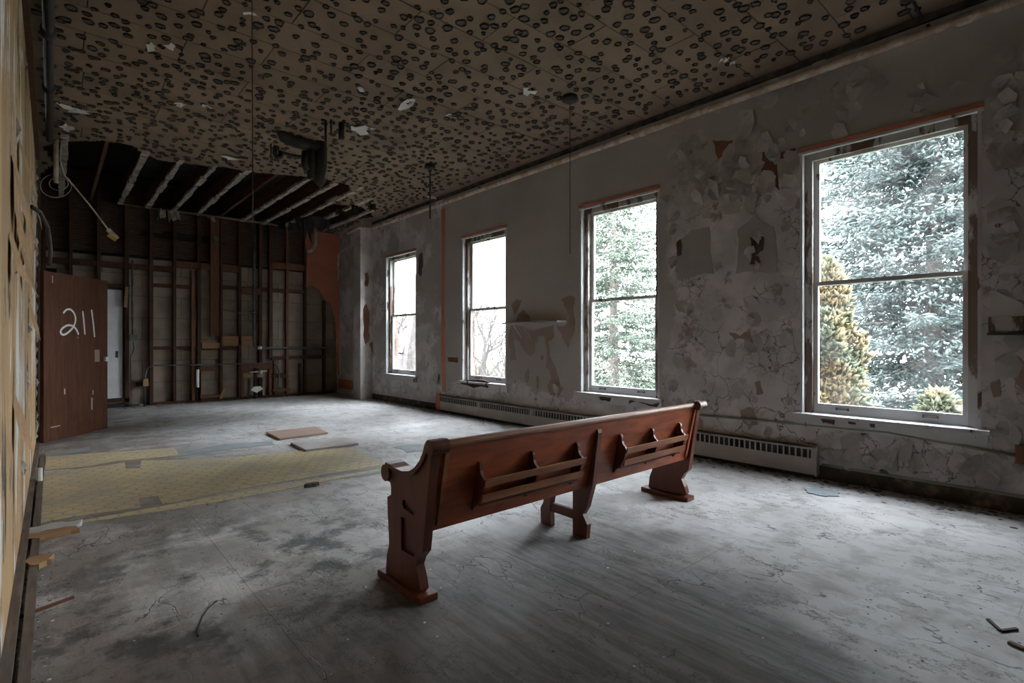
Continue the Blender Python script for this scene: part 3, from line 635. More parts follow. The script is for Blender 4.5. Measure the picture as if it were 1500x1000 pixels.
# ---- brown door standing open, sprayed 211
dA, dB = fl(64, 650), fl(157.5, 628); dA.z = dB.z = 0; du = (dB-dA).normalized(); dn = Vector((du.y, -du.x, 0)); dw = (dB-dA).length; DH = 2.03
door = struct(empty('door_1', tuple(dA)), 'dark brown wooden door standing open with 211 sprayed on it', 'door')
m = MB(); q = [dA, dB, dB-dn*.042, dA-dn*.042]
m.add([tuple(v+Vector((0,0,.012))) for v in q] + [tuple(v+Vector((0,0,DH))) for v in q], [(0,3,2,1),(4,5,6,7),(0,1,5,4),(1,2,6,5),(2,3,7,6),(3,0,4,7)])
leaf = m.build('door_leaf', MT['door'], door); leaf['_base'] = (0,0,0)
def on_door(px, py):
    r = ray(px, py); t = dA.dot(dn) / (r.x*dn.x + r.y*dn.y); p = Vector((0,0,HC)) + r*t; return ((p-dA).dot(du), p.z)
def stroke(pts, wd):
    p2 = []                                   # Catmull-Rom through the points
    for i in range(len(pts)-1):
        P0, P1, P2, P3 = [Vector(pts[max(0, min(len(pts)-1, j))]) for j in (i-1, i, i+1, i+2)]
        for k in range(5):
            t = k/5; p2.append(.5*((2*P1)+(P2-P0)*t+(2*P0-5*P1+4*P2-P3)*t*t+(3*P1-P0-3*P2+P3)*t**3))
    p2.append(Vector(pts[-1])); m = MB(); vs = []
    for i, p in enumerate(p2):
        d = (p2[min(i+1, len(p2)-1)] - p2[max(i-1, 0)]).normalized(); nn = Vector((-d.y, d.x)) * wd/2 * (.75 if i in (0, len(p2)-1) else 1)
        for s_ in (1, -1): c = p + nn*s_; vs.append(dA + du*c.x + dn*.0015 + Vector((0,0,c.y)))
    m.add(vs, [(2*i, 2*i+1, 2*i+3, 2*i+2) for i in range(len(p2)-1)]); return m
def dpt(l): return [on_door(40 + a/3.333, 340 + b_/3.333) for a, b_ in l]
for l in ([(175,396),(190,379),(212,378),(230,400),(235,430),(224,462),(200,488),(178,500),(163,492),(168,472),(195,455),(222,458),(240,477),(250,500)], [(270,384),(276,440),(281,500)], [(313,377),(321,440),(328,512)]):
    o = stroke(dpt(l), .025).build('sprayed_numeral', MT['spray'], None); o.parent = leaf; o.location = (0,0,0)
def dbox(u0, u1, z0, z1, th, nm, mt):
    m = MB(); q = [dA+du*u0-dn*.001, dA+du*u1-dn*.001, dA+du*u1+dn*th, dA+du*u0+dn*th]
    m.add([tuple(v+Vector((0,0,z0))) for v in q] + [tuple(v+Vector((0,0,z1))) for v in q], [(0,3,2,1),(4,5,6,7),(0,1,5,4),(1,2,6,5),(2,3,7,6),(3,0,4,7)])
    o = m.build(nm, MT[mt], None); o.parent = leaf; o.location = (0,0,0); return o
dbox(dw-.075, dw-.02, .93, .99, .03, 'latch', 'white')
dbox(dw-.24, dw-.15, .93, 1.09, .0015, 'scraped_patch', 'hard')
for (u, z_, a, b_) in [(.3,.55,.02,.07),(dw-.3,.3,.02,.16),(dw-.28,.5,.015,.06),(.12,1.9,.012,.09),(.1,.17,.14,.012),(.52,1.24,.01,.02)]: dbox(u, u+a, z_, z_+b_, .0012, 'scuff', 'hardt')
# white door closed in the far wall
d2 = struct(empty('door_2', (X(168), DY+.05, 0)), 'white door in the stripped far wall behind the brown door', 'door')
MB().box((.22, DY+.06, .07), (X(180), DY+.10, Zf(168, 424))).build('door_leaf', MT['white'], d2)
p = on_y(171, 518, DY+.06); MB().box((p.x-.02, DY+.055, p.z-.07), (p.x+.02, DY+.062, p.z+.05)).build('lock_cutout', MT['iron'], d2)
MB().box((.15, DY+.0, .0), (X(193), DY+.1, .055)).build('threshold', MT['iron'], d2)

# ---- baseboard heater
HY0, HY1, HZ = 1.641, 7.589, .285; HXF = WX-.085
ht = tag(empty('baseboard_heater', (WX-.04, (HY0+HY1)/2, 0)), 'long putty coloured baseboard heater with slotted grille under the windows', 'heater')
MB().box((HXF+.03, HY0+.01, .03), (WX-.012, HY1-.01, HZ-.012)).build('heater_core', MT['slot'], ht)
nsec = 5; sl = (HY1-HY0)/nsec
for i in range(nsec):
    a, b_ = HY0+sl*i+.002, HY0+sl*(i+1)-.002
    MB().box((HXF, a, .04), (HXF+.012, b_, HZ-.105)).box((HXF, a, HZ-.028), (HXF+.012, b_, HZ)).box((HXF, a, HZ-.012), (WX-.012, b_, HZ)).box((HXF, a, HZ-.106), (HXF+.012, a+.035, HZ-.02)).box((HXF, b_-.035, HZ-.106), (HXF+.012, b_, HZ-.02)).build('cover_panel', MT['heater'], ht)
    nb = 22
    for k in range(nb):
        y = a+.035 + (b_-a-.07)*(k+.5)/nb
        if k == 0: pass
        MB().box((HXF+.001, y-.006+sl*.0, HZ-.107), (HXF+.011, y+.006, HZ-.026)).build('grille_bar', MT['heater'], ht)
MB().box((HXF-.002, HY0-.006, .03), (WX-.012, HY0+.006, HZ+.002)).build('end_cap', MT['heater'], ht); MB().box((HXF-.002, HY1-.12, .03), (WX-.012, HY1+.006, HZ+.002)).build('end_cap', MT['orange'], ht)
MB().box((HXF+.05, HY0+.02, 0), (WX-.012, HY1-.02, .04)).build('support_foot', MT['slot'], ht)

# ---- pipes and conduits
pts = [(WX-.07, BACK, 3.545), (WX-.07, 3, 3.545), (WX-.07, 7, 3.545), (WX-.07, 10.0, 3.545), (WX-.10, 10.08, 3.545), (WX-.33, 10.08, 3.54), (WX-.34, 10.2, 3.53), (WX-.34, 10.6, 3.50)]
m = MB().tube(pts, .033, 10)
pp = tag(empty('heating_pipe', (WX-.07, 4, 3.545)), 'cream painted pipe running under the ceiling along the window wall', 'pipe')
m.build('pipe_run', MT['cream'], pp, True)
for y in (.66, 3.4, 6.2, 8.9): MB().tube([(WX-.07, y-.045, 3.545), (WX-.07, y+.045, 3.545)], .042, 10).build('coupling', MT['cream'], pp); MB().box((WX-.08, y+.2, 3.56), (WX+.005, y+.22, 3.60)).build('hanger', MT['iron'], pp)
tag(MB().tube([(WX-.03, 10.47, 3.40), (WX-.03, 11.5, 3.30), (WX-.03, DY-.12, 3.27), (WX-.05, DY-.09, 3.2), (WX-.05, DY-.08, 2.62)], .02, 8).build('branch_pipe', MT['cream']), 'cream pipe bending down in the orange far corner', 'pipe')
m = MB(); m.tube([on_x(1020, 607, WX-.014), on_x(1300, 633, WX-.014), on_x(1490, 667, WX-.014)], .011, 8)
cd = tag(empty('surface_conduit', tuple(on_x(1300, 633, WX-.014))), 'thin painted conduit fixed low along the window wall beneath the largest window', 'conduit'); m.build('conduit_run', MT['green'], cd, True)
p = on_x(1494, 665); MB().box((WX-.05, p.y-.09, p.z-.06), (WX+.002, p.y+.02, p.z+.07)).build('junction_box', MT['rust'], cd)
def pipe(nm, label, pts, r, mt, cat='pipe', n=8): return tag(MB().tube(pts, r, n).build(nm, MT[mt], None, True), label, cat)
Yw = DY - .04
def fw(px, py, y=Yw): return on_y(px, py, y)
pipe('electrical_conduit', 'grey conduit curving from the floor and running level across the bare studs', [(fw(212,588).x, Yw, 0), fw(212,560), fw(213,546), fw(217,538), fw(226,535), fw(300,534), fw(354,533), fw(400,531), fw(406,535), fw(409,545), fw(408,560), fw(406,566), fw(412,569)], .014, 'conduit', 'conduit')
c0 = tag(empty('wall_conduit', tuple(fw(194, 495))), 'dark vertical conduit with a switch box beside the white door', 'conduit')
MB().tube([fw(194,381), fw(194.5,493)], .018, 8).build('upper_run', MT['conduit'], c0, True); MB().tube([fw(196,500), fw(197,512), fw(192,522), fw(191.5,555)], .014, 8).build('lower_run', MT['conduit'], c0, True)
p = fw(196, 494); MB().box((p.x-.06, Yw-.03, p.z-.06), (p.x+.05, DY+.02, p.z+.05)).build('switch_box', MT['conduit'], c0)
p = fw(213, 560); tag(MB().box((p.x-.04, Yw-.04, p.z-.065), (p.x+.04, DY+.02, p.z+.065)).box((p.x-.012, Yw-.044, p.z-.03), (p.x+.012, Yw-.03, p.z+.03)).build('outlet_box', MT['pine']), 'small beige outlet box on the conduit near the white door', 'outlet')
dr = tag(empty('drain_pipe', tuple(fw(372, 509))), 'dark waste pipe dropping between the studs and turning level to the right', 'pipe')
MB().tube([(X(372), Yw+.02, CH+.2), fw(372,430,Yw+.02), fw(372.5,500,Yw+.02), fw(374,507,Yw+.02), fw(380,509.5,Yw+.02), fw(478,509.5,Yw+.02)], .03, 10).build('pipe_run', MT['conduit'], dr, True)
MB().tube([fw(327,454), fw(345,457), fw(358,460), fw(372,457)], .011, 6).build('branch', MT['conduit'], dr, True); MB().tube([fw(368,458), fw(377,457)], .042, 10).build('tee', MT['conduit'], dr, True); MB().tube([fw(377,509), fw(383,509.5)], .042, 10).build('elbow_collar', MT['cream'], dr, True)
tr = tag(empty('sink_trap', tuple(fw(374, 560))), 'black sink waste with a white fitting inside the low stud frame', 'pipe')
MB().tube([fw(374,539), fw(374,545), fw(374,572), (fw(374,572).x, Yw, .0)], .035, 10).build('waste', MT['iron'], tr, True); MB().tube([fw(366,545,Yw-.05), fw(392,543,Yw-.05)], .016, 8).build('supply', MT['cream'], tr, True)
MB().tube([fw(380,545,Yw-.06), fw(384,545,Yw-.06)], .05, 10).build('valve', MT['white'], tr, True)
p = fw(377, 570, Yw-.05); MB().add([(p.x-.13, p.y, p.z-.01), (p.x-.02, p.y-.03, p.z-.07), (p.x+.11, p.y, p.z+.0), (p.x+.07, p.y+.02, p.z+.06), (p.x-.06, p.y+.01, p.z+.06)], [(0,1,2,3,4)]).build('paper_tag', MT['white'], tr)
tag(MB().tube([fw(289.5,541,Yw-.03), fw(289.5,567,Yw-.03)], .03, 8).build('tube_lamp', MT['white']), 'short white tube upright against the far studs', 'tube')
p0 = ce(460, 322); p0.y = DY-.3
tag(MB().tube([(fw(462,330,DY-.2).x, DY-.2, CH), fw(462,352,DY-.2), fw(461,360,DY-.2), fw(456,368,DY-.2), fw(450,369,DY-.2)], .05, 10).build('vent_pipe', MT['cream'], None, True), 'short cream elbow pipe hanging before the orange plaster', 'pipe')
p = fw(316, 350, DY-.06); tag(MB().tube([(p.x, DY-.10, p.z), (p.x, DY-.02, p.z)], .05, 12).build('pipe_stub', MT['conduit']), 'grey pipe stub on the wide upright plank', 'pipe')
# pipe along the ceiling beside the left wall
lp = tag(empty('ceiling_pipe', (-.02, 6, 3.6)), 'dark iron pipe under the ceiling along the ochre wall', 'pipe')
MB().tube([(-.02, BACK, 3.6), (-.02, 3.95, 3.6)], .03, 10).build('pale_section', MT['cream'], lp, True); MB().tube([(-.02, 3.95, 3.6), (-.02, 8.3, 3.6)], .034, 10).build('dark_section', MT['iron'], lp, True)
for y in (3.95, 5.4, 6.6): MB().tube([(-.02, y-.05, 3.6), (-.02, y+.05, 3.6)], .05, 10).build('coupling', MT['iron'], lp, True); MB().box((-.03, y-.3, 3.6), (-.01, y-.28, CH)).build('hanger', MT['iron'], lp)
b0 = ce(82, 205); pipe('hanging_conduit', 'short pale conduit hanging from the ceiling near the ochre wall', [(b0.x, b0.y, CH), (b0.x, b0.y, 3.17)], .026, 'cream')
cb = tag(empty('dangling_cable', (b0.x, b0.y, 3.2)), 'armoured cable with yellow connector dangling from a wire coil', 'cable')
def at(px, py, y): r_ = ray(px, py); t = y/r_.y; return Vector((r_.x*t, y, HC+r_.z*t))
MB().tube([at(90,200,8.6), at(88,235,8.6), at(95,258,8.6), at(108,272,8.6), at(135,305,8.6), at(160,338,8.6)], .009, 6).build('armoured_cable', MT['cream'], cb, True)
for c_, r_, e_ in (((82,272), 23, 1.0), ((86,269), 14, .9)): MB().tube([at(c_[0]+math.cos(a)*r_, c_[1]+math.sin(a)*r_*e_*.75, 8.6+.05*math.sin(a*.5)) for a in [i*6.283/20 for i in range(21)]], .005, 5).build('wire_coil', MT['cream'], cb, True)
MB().beam(at(158,336,8.6), at(172,350,8.6), .05, .05).build('connector', MT['cream'], cb); MB().beam(at(158,344,8.58), at(170,352,8.58), .05, .04).build('yellow_cap', MT['yellow'], cb)
bl = [(LX+.01, 6.1, 2.36), (LX+.06, 6.3, 2.36), (LX+.11, 6.6, 2.28), (LX+.13, 6.8, 2.1), (LX+.12, 6.85, 1.95)]
pipe('black_cable', 'thick black cable looping out of the ochre wall', bl, .018, 'iron', 'cable')
# iron drains hanging under the ceiling by the torn bay
g0 = ce(425, 197); yd = g0.y
ir = tag(empty('iron_drain', tuple(g0)), 'black cast iron drain elbows hanging below the ceiling by the torn opening', 'pipe')
def ad(px, py, dy=0): return at(px, py, yd+dy)
MB().tube([ad(408,186), ad(416,200), ad(432,208), ad(455,214), ad(470,216)], [.05,.075,.07,.065,.07], 12).build('elbow', MT['iron'], ir, True)
MB().tube([ad(470,205), ad(470,225), ad(470,245), ad(466,262), ad(474,268)], .075, 12).build('downpipe', MT['iron'], ir, True); MB().tube([ad(455,214), ad(456,240), ad(456,262)], .05, 12).build('second_downpipe', MT['iron'], ir, True)
MB().tube([ad(447,222), ad(446,240), ad(450,250)], .04, 10).build('trap', MT['iron'], ir, True); MB().tube([ad(408,222), ad(425,227), ad(446,231)], .022, 8).build('arm', MT['iron'], ir, True); MB().tube([ad(404,214), ad(402,224), ad(405,231), ad(411,230), ad(413,222)], .028, 8).build('u_bend', MT['iron'], ir, True)
for px, ya, yb, r_, lb in ((477,176,208,.014,'longest thin black rod poking from the ceiling beside the iron drain'),(485,175,198,.012,'shorter thin black rod between the drain and the thick stub'),(500,180,204,.034,'thick cut black pipe stub poking down from the ceiling'),(397,210,236,.01,'thin black rod beside the small u bend of the drain'),(408,214,238,.008,'very thin black rod inside the small u bend')):
    c = ce(px, ya); q = at(px, yb, c.y); tag(MB().tube([(c.x, c.y, CH), (q.x, q.y, q.z)], r_, 8).build('cut_pipe', MT['iron'], None, True), lb, 'pipe', 'cut pipe stubs in the ceiling')
# pendant stems
def pendant(px, py, yb, r_, label, can=.085):
    c = ce(px, py); q = at(px, yb, c.y); e = tag(empty('pendant_stem', tuple(c)), label, 'pendant')
    MB().lathe((c.x, c.y, CH-.045), [(.02, -.03), (can*.6, -.02), (can, .0), (can*.9, .046)], 16).build('canopy', MT['iron'], e, True)
    MB().tube([(c.x, c.y, CH-.05), (c.x, c.y, q.z)], r_, 6).build('stem', MT['iron'], e, True); return e
pendant(835, 141, 372, .004, 'dark ceiling canopy with long thin cord hanging before the window wall')
pendant(630, 241, 320, .012, 'dark ceiling canopy with short stiff stem near the vertical orange stripe', .08)
c = ce(369, -20); q = at(369, 330, c.y); tag(MB().tube([(c.x, c.y, CH), (c.x+.004, c.y, 2.6), (c.x+.006, c.y, q.z)], .0035, 5).build('hanging_wire', MT['iron']), 'single thin wire hanging straight down through the middle of the room', 'wire')
c = ce(1333, -8); e = tag(empty('broken_pendant', tuple(c)), 'tilted black pendant rod with tangled wire above the largest window', 'pendant')
q1 = at(1373, 76, c.y); MB().tube([c, q1], .010, 8).build('rod', MT['iron'], e, True); q2 = at(1371, 140, c.y); MB().tube([q1, at(1371,110,c.y), q2], .005, 5).build('wire', MT['iron'], e, True)
MB().tube([q2, at(1385,140,c.y), at(1388,150,c.y), at(1380,165,c.y), at(1366,173,c.y), at(1356,170,c.y), at(1362,158,c.y), at(1372,148,c.y), at(1374,155,c.y), at(1368,160,c.y)], .003, 5).build('wire_tangle', MT['iron'], e, True)
MB().lathe((c.x, c.y, CH-.03), [(.02,-.02),(.06,0),(.06,.03)], 12).build('canopy', MT['iron'], e, True)

# ---- shelf remains on the window wall
a, b_ = on_x(748, 473), on_x(829, 473); sh = tag(empty('wall_shelf', (WX, (a.y+b_.y)/2, 1.46)), 'narrow shelf ledge with two diagonal struts between windows', 'shelf')
MB().box((WX-.17, b_.y, 1.452), (WX+.002, a.y, 1.472)).build('ledge', MT['grey'], sh)
for t in (.80, .62): yy = b_.y + (a.y-b_.y)*t; MB().beam((WX-.15, yy, 1.452), (WX+.0, yy-.03, 1.24), .012, .018, (0,1,0)).build('strut', MT['flake'], sh)
wb = tag(empty('broken_wall_box', (WX, .42, 1.3)), 'broken painted wall ledge with a torn white flap beside the largest window', 'ledge')
MB().box((WX-.045, .20, 1.27), (WX+.002, .535, 1.375)).build('ledge_face', MT['jamb'], wb); MB().box((WX-.06, .20, 1.245), (WX+.002, .54, 1.262)).build('dark_lip', MT['iron'], wb)
MB().add([(WX-.035, .525, 1.37), (WX-.035, .25, 1.385), (WX-.012, .50, 1.56), (WX-.008, .525, 1.57)], [(0,1,2,3)]).build('torn_flap', MT['white'], wb)

# ---- linoleum, loose boards and litter on the floor
def sheet(px, th, mat, name, label, cat, amp=.02, seed=0, z0=0.0, group=None, holes=()):
    q = rough([tuple(fl(*p)[:2]) for p in px], amp, 2, seed); hs = [rough([tuple(fl(*p)[:2]) for p in h], .05, 1, seed+3) for h in holes]
    return tag(poly_prism([q] + hs, lambda a, b_: (a, b_, z0), (0,0,1), th).build(name, MT[mat]), label, cat, group)
sheet([(66,693),(168,680),(182,677),(184,687),(205,686),(207,675),(320,672),(440,660),(516,656),(571,680),(440,702),(320,722),(238,738),(232,727),(203,730),(206,743),(100,759),(54,767)], .004, 'lino', 'linoleum_sheet', 'large worn yellow sheet of hexagon patterned linoleum on the floor', 'linoleum', .015, 1)
sheet([(66,689),(125,684),(168,676),(262,667),(255,656),(150,663),(67,669)], .004, 'lino', 'linoleum_sheet', 'pale narrow linoleum strip nearest the brown door', 'linoleum', .015, 2)
sheet([(54,774),(206,747),(240,741),(320,726),(440,706),(562,686),(555,691),(438,713),(330,733),(240,748),(130,765),(54,781)], .004, 'lino', 'linoleum_sheet', 'thin torn linoleum strip along the pew side of the yellow sheet', 'linoleum', .02, 3)
sheet([(255,664),(330,650),(398,646),(402,651),(330,659),(262,669)], .002, 'blue', 'adhesive_residue', 'blue grey strip of old adhesive beside the loose boards', 'residue', .03, 4)
sheet([(67,664),(130,655),(135,660),(67,669)], .002, 'blue', 'adhesive_residue', 'blue grey strip of old adhesive by the door foot', 'residue', .03, 5)
sheet([(575,655),(600,651),(640,652),(625,660),(595,663)], .003, 'blue', 'torn_paper', 'ragged grey scrap of floor paper beyond the pew arm', 'scrap', .12, 6)
sheet([(510,690),(560,683),(590,688),(540,697),(505,700),(455,707),(470,699)], .002, 'blue', 'adhesive_residue', 'grey torn backing patch at the end of the yellow sheet', 'residue', .08, 8)
for pxs, mt, lab in (([(390,635),(462,627),(480,636),(410,645)], 'hard', 'brown square hardboard tile lying flat, farther from the pew'), ([(426,651),(505,643),(525,652),(448,662)], 'hardt', 'pale square hardboard tile lying flat on the linoleum edge')):
    sheet(pxs, .022, mt, 'loose_board', lab, 'board', .004, 9, .004)
tag(MB().tube([fl(57,708,.0)+Vector((0,0,.0)), fl(57,708)+Vector((0,0,.13))], .024, 10).build('pipe_stub', MT['white']), 'short white pipe stub standing at the foot of the ochre wall', 'pipe')
def stick(pts, wd, th, mt, nm, lab, cat='scrap'):
    m = MB(); P_ = [fl(*p) for p in pts]
    for a, b_ in zip(P_[:-1], P_[1:]): m.beam(a+Vector((0,0,th/2)), b_+Vector((0,0,th/2)), wd, th)
    return tag(m.build(nm, MT[mt]), lab, cat)
stick([(1447,908),(1466,925),(1490,922)], .012, .008, 'iron', 'bent_strip', 'bent black metal strip on the floor near the window wall')
stick([(1478,942),(1500,952)], .02, .01, 'strip', 'wood_splinter', 'brown wood splinter on the floor beside the bent strip')
stick([(24,907),(108,876)], .014, .012, 'rust', 'thin_batten', 'thin reddish brown batten on the floor near the ochre wall')
stick([(290,932),(291,918),(296,904),(305,891),(318,880)], .006, .004, 'edge', 'crack_strip', 'dark curved strip drawn for a crack in the foreground floor')  # thin raised strip added in place of a curved floor crack
for i, (px, sx, sy, mt, lab) in enumerate([((75,777),.16,.05,'flake','grey plaster slab leaning on the litter pile by the ochre wall'),((72,786),.17,.035,'pine','tan wood offcut under the plaster slab by the ochre wall'),((60,825),.055,.05,'pine','small tan wood block alone near the ochre wall'),((1205,722),.13,.07,'blue','flat grey plaster slab by the heater end'),((457,712),.07,.015,'edge','dark broken wedge on the pew side of the linoleum')]):
    c = fl(*px); R = random.Random(i); q = [(c.x+math.cos(a)*sx*R.uniform(.8, 1.1), c.y+math.sin(a)*sy*2*R.uniform(.8, 1.1)) for a in [j*6.283/6+.4 for j in range(6)]]
    tag(poly_prism([rough(q, .22, 2, i)], lambda a, b_: (a, b_, 0), (0,0,1), .008 if i in (3,5) else .028).build('floor_scrap', MT[mt]), lab, 'scrap')
cabp = [fl(197,590), fl(203,592), fl(210,589), fl(206,594), fl(216,591), fl(226,592)]
tag(MB().tube([p+Vector((0,0,.02)) for p in cabp], .02, 6).build('loose_cable', MT['white'], None, True), 'crumpled white cable on the floor under the conduit', 'cable')
R = random.Random(5); m = MB()
def chip(c, s, z=0):
    n = R.randint(4, 6); a0 = R.uniform(0, 6); h = R.uniform(.001, s*.3)
    m.add([(c[0]+math.cos(a0+6.283*i/n)*s*R.uniform(.5, 1.2), c[1]+math.sin(a0+6.283*i/n)*s*R.uniform(.5, 1.2), z+R.uniform(.0005, h)) for i in range(n)], [tuple(range(n))], R.choices([0,1,2,3], [6,2,.6,3])[0])
for k in range(900):
    c = fl(R.uniform(40, 1500), 1000 - 395*R.random()**.6)
    if LX+.1 < c.x < WX-.1 and c.y < DY: chip(c, R.uniform(.002, .009))
for k in range(1300):
    y = R.uniform(.2, 10); chip((WX-.03-abs(R.gauss(0, .14)), y), R.uniform(.006, .03))
for k in range(900): chip((LX+.03+abs(R.gauss(0, .06)), R.uniform(2, 8)), R.uniform(.003, .010))
for k in range(900): chip((R.uniform(.9, 5), DY-abs(R.gauss(0, .14))), R.uniform(.008, .035))
tag(stuff(m.build('floor_litter', [MT['edge'], MT['flake'], MT['white'], MT['strip']])), 'scattered paint chips and grit over the floor', 'litter', kind='stuff')

# ================================================================== OUTSIDE
GZ = -3.7
struct(MB().box((WX+.36, -60, GZ-.2), (120, 90, GZ)).build('ground', MT['grass']))
def spindles(P, D, L, Wd, rs):
    """thin four-sided leaf sprays at P along D"""
    n = len(P); D = D / np.linalg.norm(D, axis=1, keepdims=True); A = np.cross(D, rs.normal(size=(n, 3))); A /= np.linalg.norm(A, axis=1, keepdims=True); B = np.cross(D, A)
    L = L[:, None]; Wd = Wd[:, None]; mid = P + D*L*.4
    V = np.stack([P, mid+A*Wd, mid-A*Wd*.5+B*Wd*.87, mid-A*Wd*.5-B*Wd*.87, P+D*L], 1).reshape(-1, 3)
    f = np.array([(0,1,2),(0,2,3),(0,3,1),(4,2,1),(4,3,2),(4,1,3)]); Fc = (np.arange(n)[:, None, None]*5 + f).reshape(-1, 3); return V, Fc
def np_mesh(name, V, Fc, mat, parent):
    me = bpy.data.meshes.new(name); me.vertices.add(len(V)); me.vertices.foreach_set('co', V.astype(np.float32).ravel()); me.loops.add(len(Fc)*3); me.loops.foreach_set('vertex_index', Fc.astype(np.int32).ravel())
    me.polygons.add(len(Fc)); me.polygons.foreach_set('loop_start', np.arange(len(Fc), dtype=np.int32)*3); me.update(calc_edges=True); me.materials.append(mat)
    return stuff(link(name, me, parent, Vector(parent['_base'])))
def conifer(loc, H, Rm, seed, mat, label, dens=1.0, zlo=0.0, zhi=99, spr=.15):
    rs = np.random.RandomState(seed); e = tag(empty('conifer_tree', loc), label, 'tree', 'trees outside the windows')
    tb = MB(); tb.tube([loc, (loc[0], loc[1], loc[2]+H*.5), (loc[0], loc[1], loc[2]+H)], [.2, .11, .01], 8); tb.build('trunk', MT['bark'], e, True)
    br = MB(); Ps, Ds, Ls = [], [], []; z = .6
    while z < H - .2:
        if zlo < z < zhi:
            for k in range(int(8*dens+.5)):
                az = rs.uniform(0, 6.283); ln = Rm*(1-z/H)**.75*rs.uniform(.7, 1.1); pts = []; o = np.array([math.cos(az), math.sin(az), 0]); sd = np.array([-math.sin(az), math.cos(az), 0])
                for s in np.linspace(0, 1, 9): pts.append(np.array([0, 0, z+rs.uniform(-.02, .02)]) + o*ln*s + np.array([0, 0, -.28*ln*s + .22*ln*s*s]))
                br.tube([tuple(p) for p in pts[::2]], [.022, .016, .012, .008, .004], 4, cap=False)
                nn = max(3, int(ln/.085))
                for j in range(nn):
                    s = .12 + .88*(j+rs.rand())/nn; i = min(7, int(s*8)); p = pts[i] + (pts[i+1]-pts[i])*(s*8-i)
                    for sg in (-1, 1):
                        tl = (.10+.32*ln*.35*(1-s*.75))*rs.uniform(.6, 1.2); td = o*.75 + sd*sg*rs.uniform(.5, 1.1) + np.array([0, 0, rs.uniform(-.5, .1)]); td /= np.linalg.norm(td); m_ = max(2, int(tl/.075))
                        for q in range(m_): Ps.append(p + td*tl*(q+rs.rand()*.6)/m_); Ds.append(td + rs.normal(size=3)*.45); Ls.append(spr*rs.uniform(.7, 1.3))
        z += .20
    br.v = [(v[0]+loc[0], v[1]+loc[1], v[2]+loc[2]) for v in br.v]; br.build('branches', MT['bark'], e); stuff(e.children[-1])
    Ps, Ds, L = np.array(Ps), np.array(Ds), np.array(Ls)
    nc = int(900*dens); hz = rs.uniform(max(zlo, .8), min(zhi, H-.4), nc); ca = rs.uniform(0, 6.283, nc); cr = Rm*(1-hz/H)**.75*rs.uniform(.1, .95, nc)
    C = np.stack([np.cos(ca)*cr, np.sin(ca)*cr, hz - .12*cr], 1); K = 34; P2 = (np.repeat(C, K, 0) + rs.normal(size=(nc*K, 3))*np.array([.20, .20, .09])); D2 = np.repeat(np.stack([np.cos(ca), np.sin(ca), ca*0-.25], 1), K, 0) + rs.normal(size=(nc*K, 3))*.5
    Ps = np.concatenate([Ps, P2]); Ds = np.concatenate([Ds, D2]); L = np.concatenate([L, rs.uniform(.7, 1.3, nc*K)*spr]); V, Fc = spindles(Ps, Ds, L, L*.15, rs); np_mesh('needles', V, Fc, mat, e); return e
conifer((11.0, 1.85, GZ), 12.5, 3.9, 1, MT['needle'], 'large blue green spruce filling the view of the largest window', 1.0, 1.2, 10.5, .14)
conifer((11.6, 8.9, GZ), 11.5, 3.4, 2, MT['needle2'], 'green conifer with open gaps seen through the second largest window', .5, 1.0, 10.8, .15)
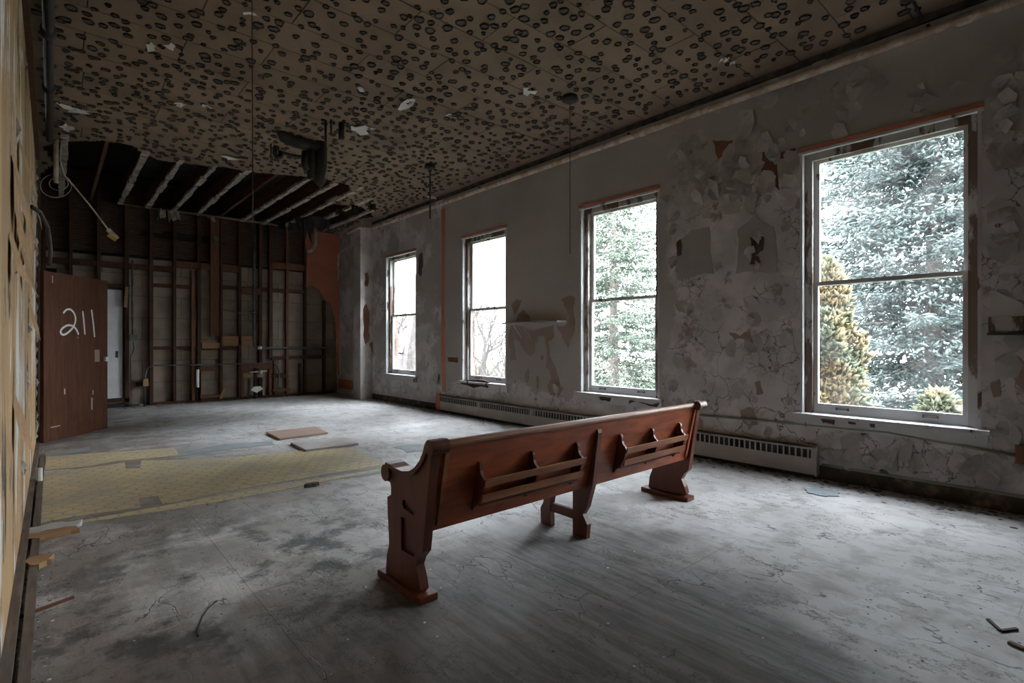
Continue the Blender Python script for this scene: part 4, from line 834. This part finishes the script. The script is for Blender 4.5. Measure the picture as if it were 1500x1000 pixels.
def shrub(loc, H, Rm, seed, label, n=9000):
    rs = np.random.RandomState(seed); e = tag(empty('thuja_shrub', loc), label, 'shrub', 'shrubs outside the largest window')
    MB().tube([loc, (loc[0], loc[1], loc[2]+H*.92)], [.08, .015], 8).build('stem', MT['bark'], e, True)
    t = rs.rand(n)**.8; az = rs.uniform(0, 6.283, n); lob = 1+.25*np.sin(az*5+t*25)+.2*np.sin(az*3-t*40); rr = Rm*np.minimum(1, (1-t)*3.2)**.6*lob*np.sqrt(rs.uniform(.25, 1, n))
    P = np.stack([np.cos(az)*rr, np.sin(az)*rr, .3+t*(H-.3)], 1); D = np.stack([np.cos(az)*.5, np.sin(az)*.5, np.full(n, .55)], 1) + rs.normal(size=(n, 3))*.45; L = rs.uniform(.07, .15, n)
    V, Fc = spindles(P, D, L, L*.22, rs); np_mesh('foliage', V, Fc, MT['thuja'], e); return e
shrub((7.0, 2.2, GZ), 5.85, .40, 1, 'tall ochre and green thuja rising at the left of the largest window', 14000)
shrub((6.75, 1.1, GZ), 4.35, .45, 2, 'low ochre thuja top showing just above the largest window sill', 9000)
def bare_tree(loc, H, seed, label, spread=.5, depth=6):
    R = random.Random(seed); e = tag(empty('bare_tree', loc), label, 'tree', 'trees outside the windows'); trunk = MB(); tw = MB()
    def grow(p, d, l, r, k):
        q = p + d*l*.5 + Vector((R.uniform(-1,1), R.uniform(-1,1), R.uniform(-.3,.5)))*l*.06; s = q + (d + Vector((R.uniform(-1,1), R.uniform(-1,1), 0))*.15).normalized()*l*.5
        (trunk if k == depth else tw).tube([p, q, s], [r, r*.85, r*.7], 6 if k > 3 else 3, cap=False)
        if k == 0: return
        for _ in range(2 if k > 1 and R.random() < .45 else 3):
            nd = (d + Vector((R.gauss(0, spread), R.gauss(0, spread), R.gauss(.12, spread*.6)))).normalized(); grow(p + (s-p)*R.uniform(.55, 1), nd, l*R.uniform(.62, .86), r*.62, k-1)
    grow(Vector(loc), Vector((0,0,1)), H*.3, H*.021, depth); trunk.build('trunk', MT['greybark'], e, True); stuff(tw.build('twigs', MT['greybark'], e)); return e
bare_tree((8.47, 14.6, GZ), 15.0, 3, 'tall bare tree with upright branches outside the farthest window', .17, 7)
bare_tree((11.9, 20.2, GZ), 16.0, 29, 'slim bare tree standing behind the tall one outside the farthest window', .20, 8)
bare_tree((12.0, 14.6, GZ), 6.3, 5, 'low bare tree outside the window beside the orange stripe', .5, 8)
bare_tree((8.6, 10.9, GZ), 5.9, 8, 'twisting bare tree close outside the window by the shelf', .6, 7)
bare_tree((14.5, 25.5, GZ), 11.0, 13, 'distant bare tree in the gap beyond the farthest window', .5, 8)
bare_tree((19.5, 24.5, GZ), 10.0, 17, 'distant low bare tree behind the twisting tree', .5, 8)
for o in bpy.data.objects:
    if '_base' in o: del o['_base']
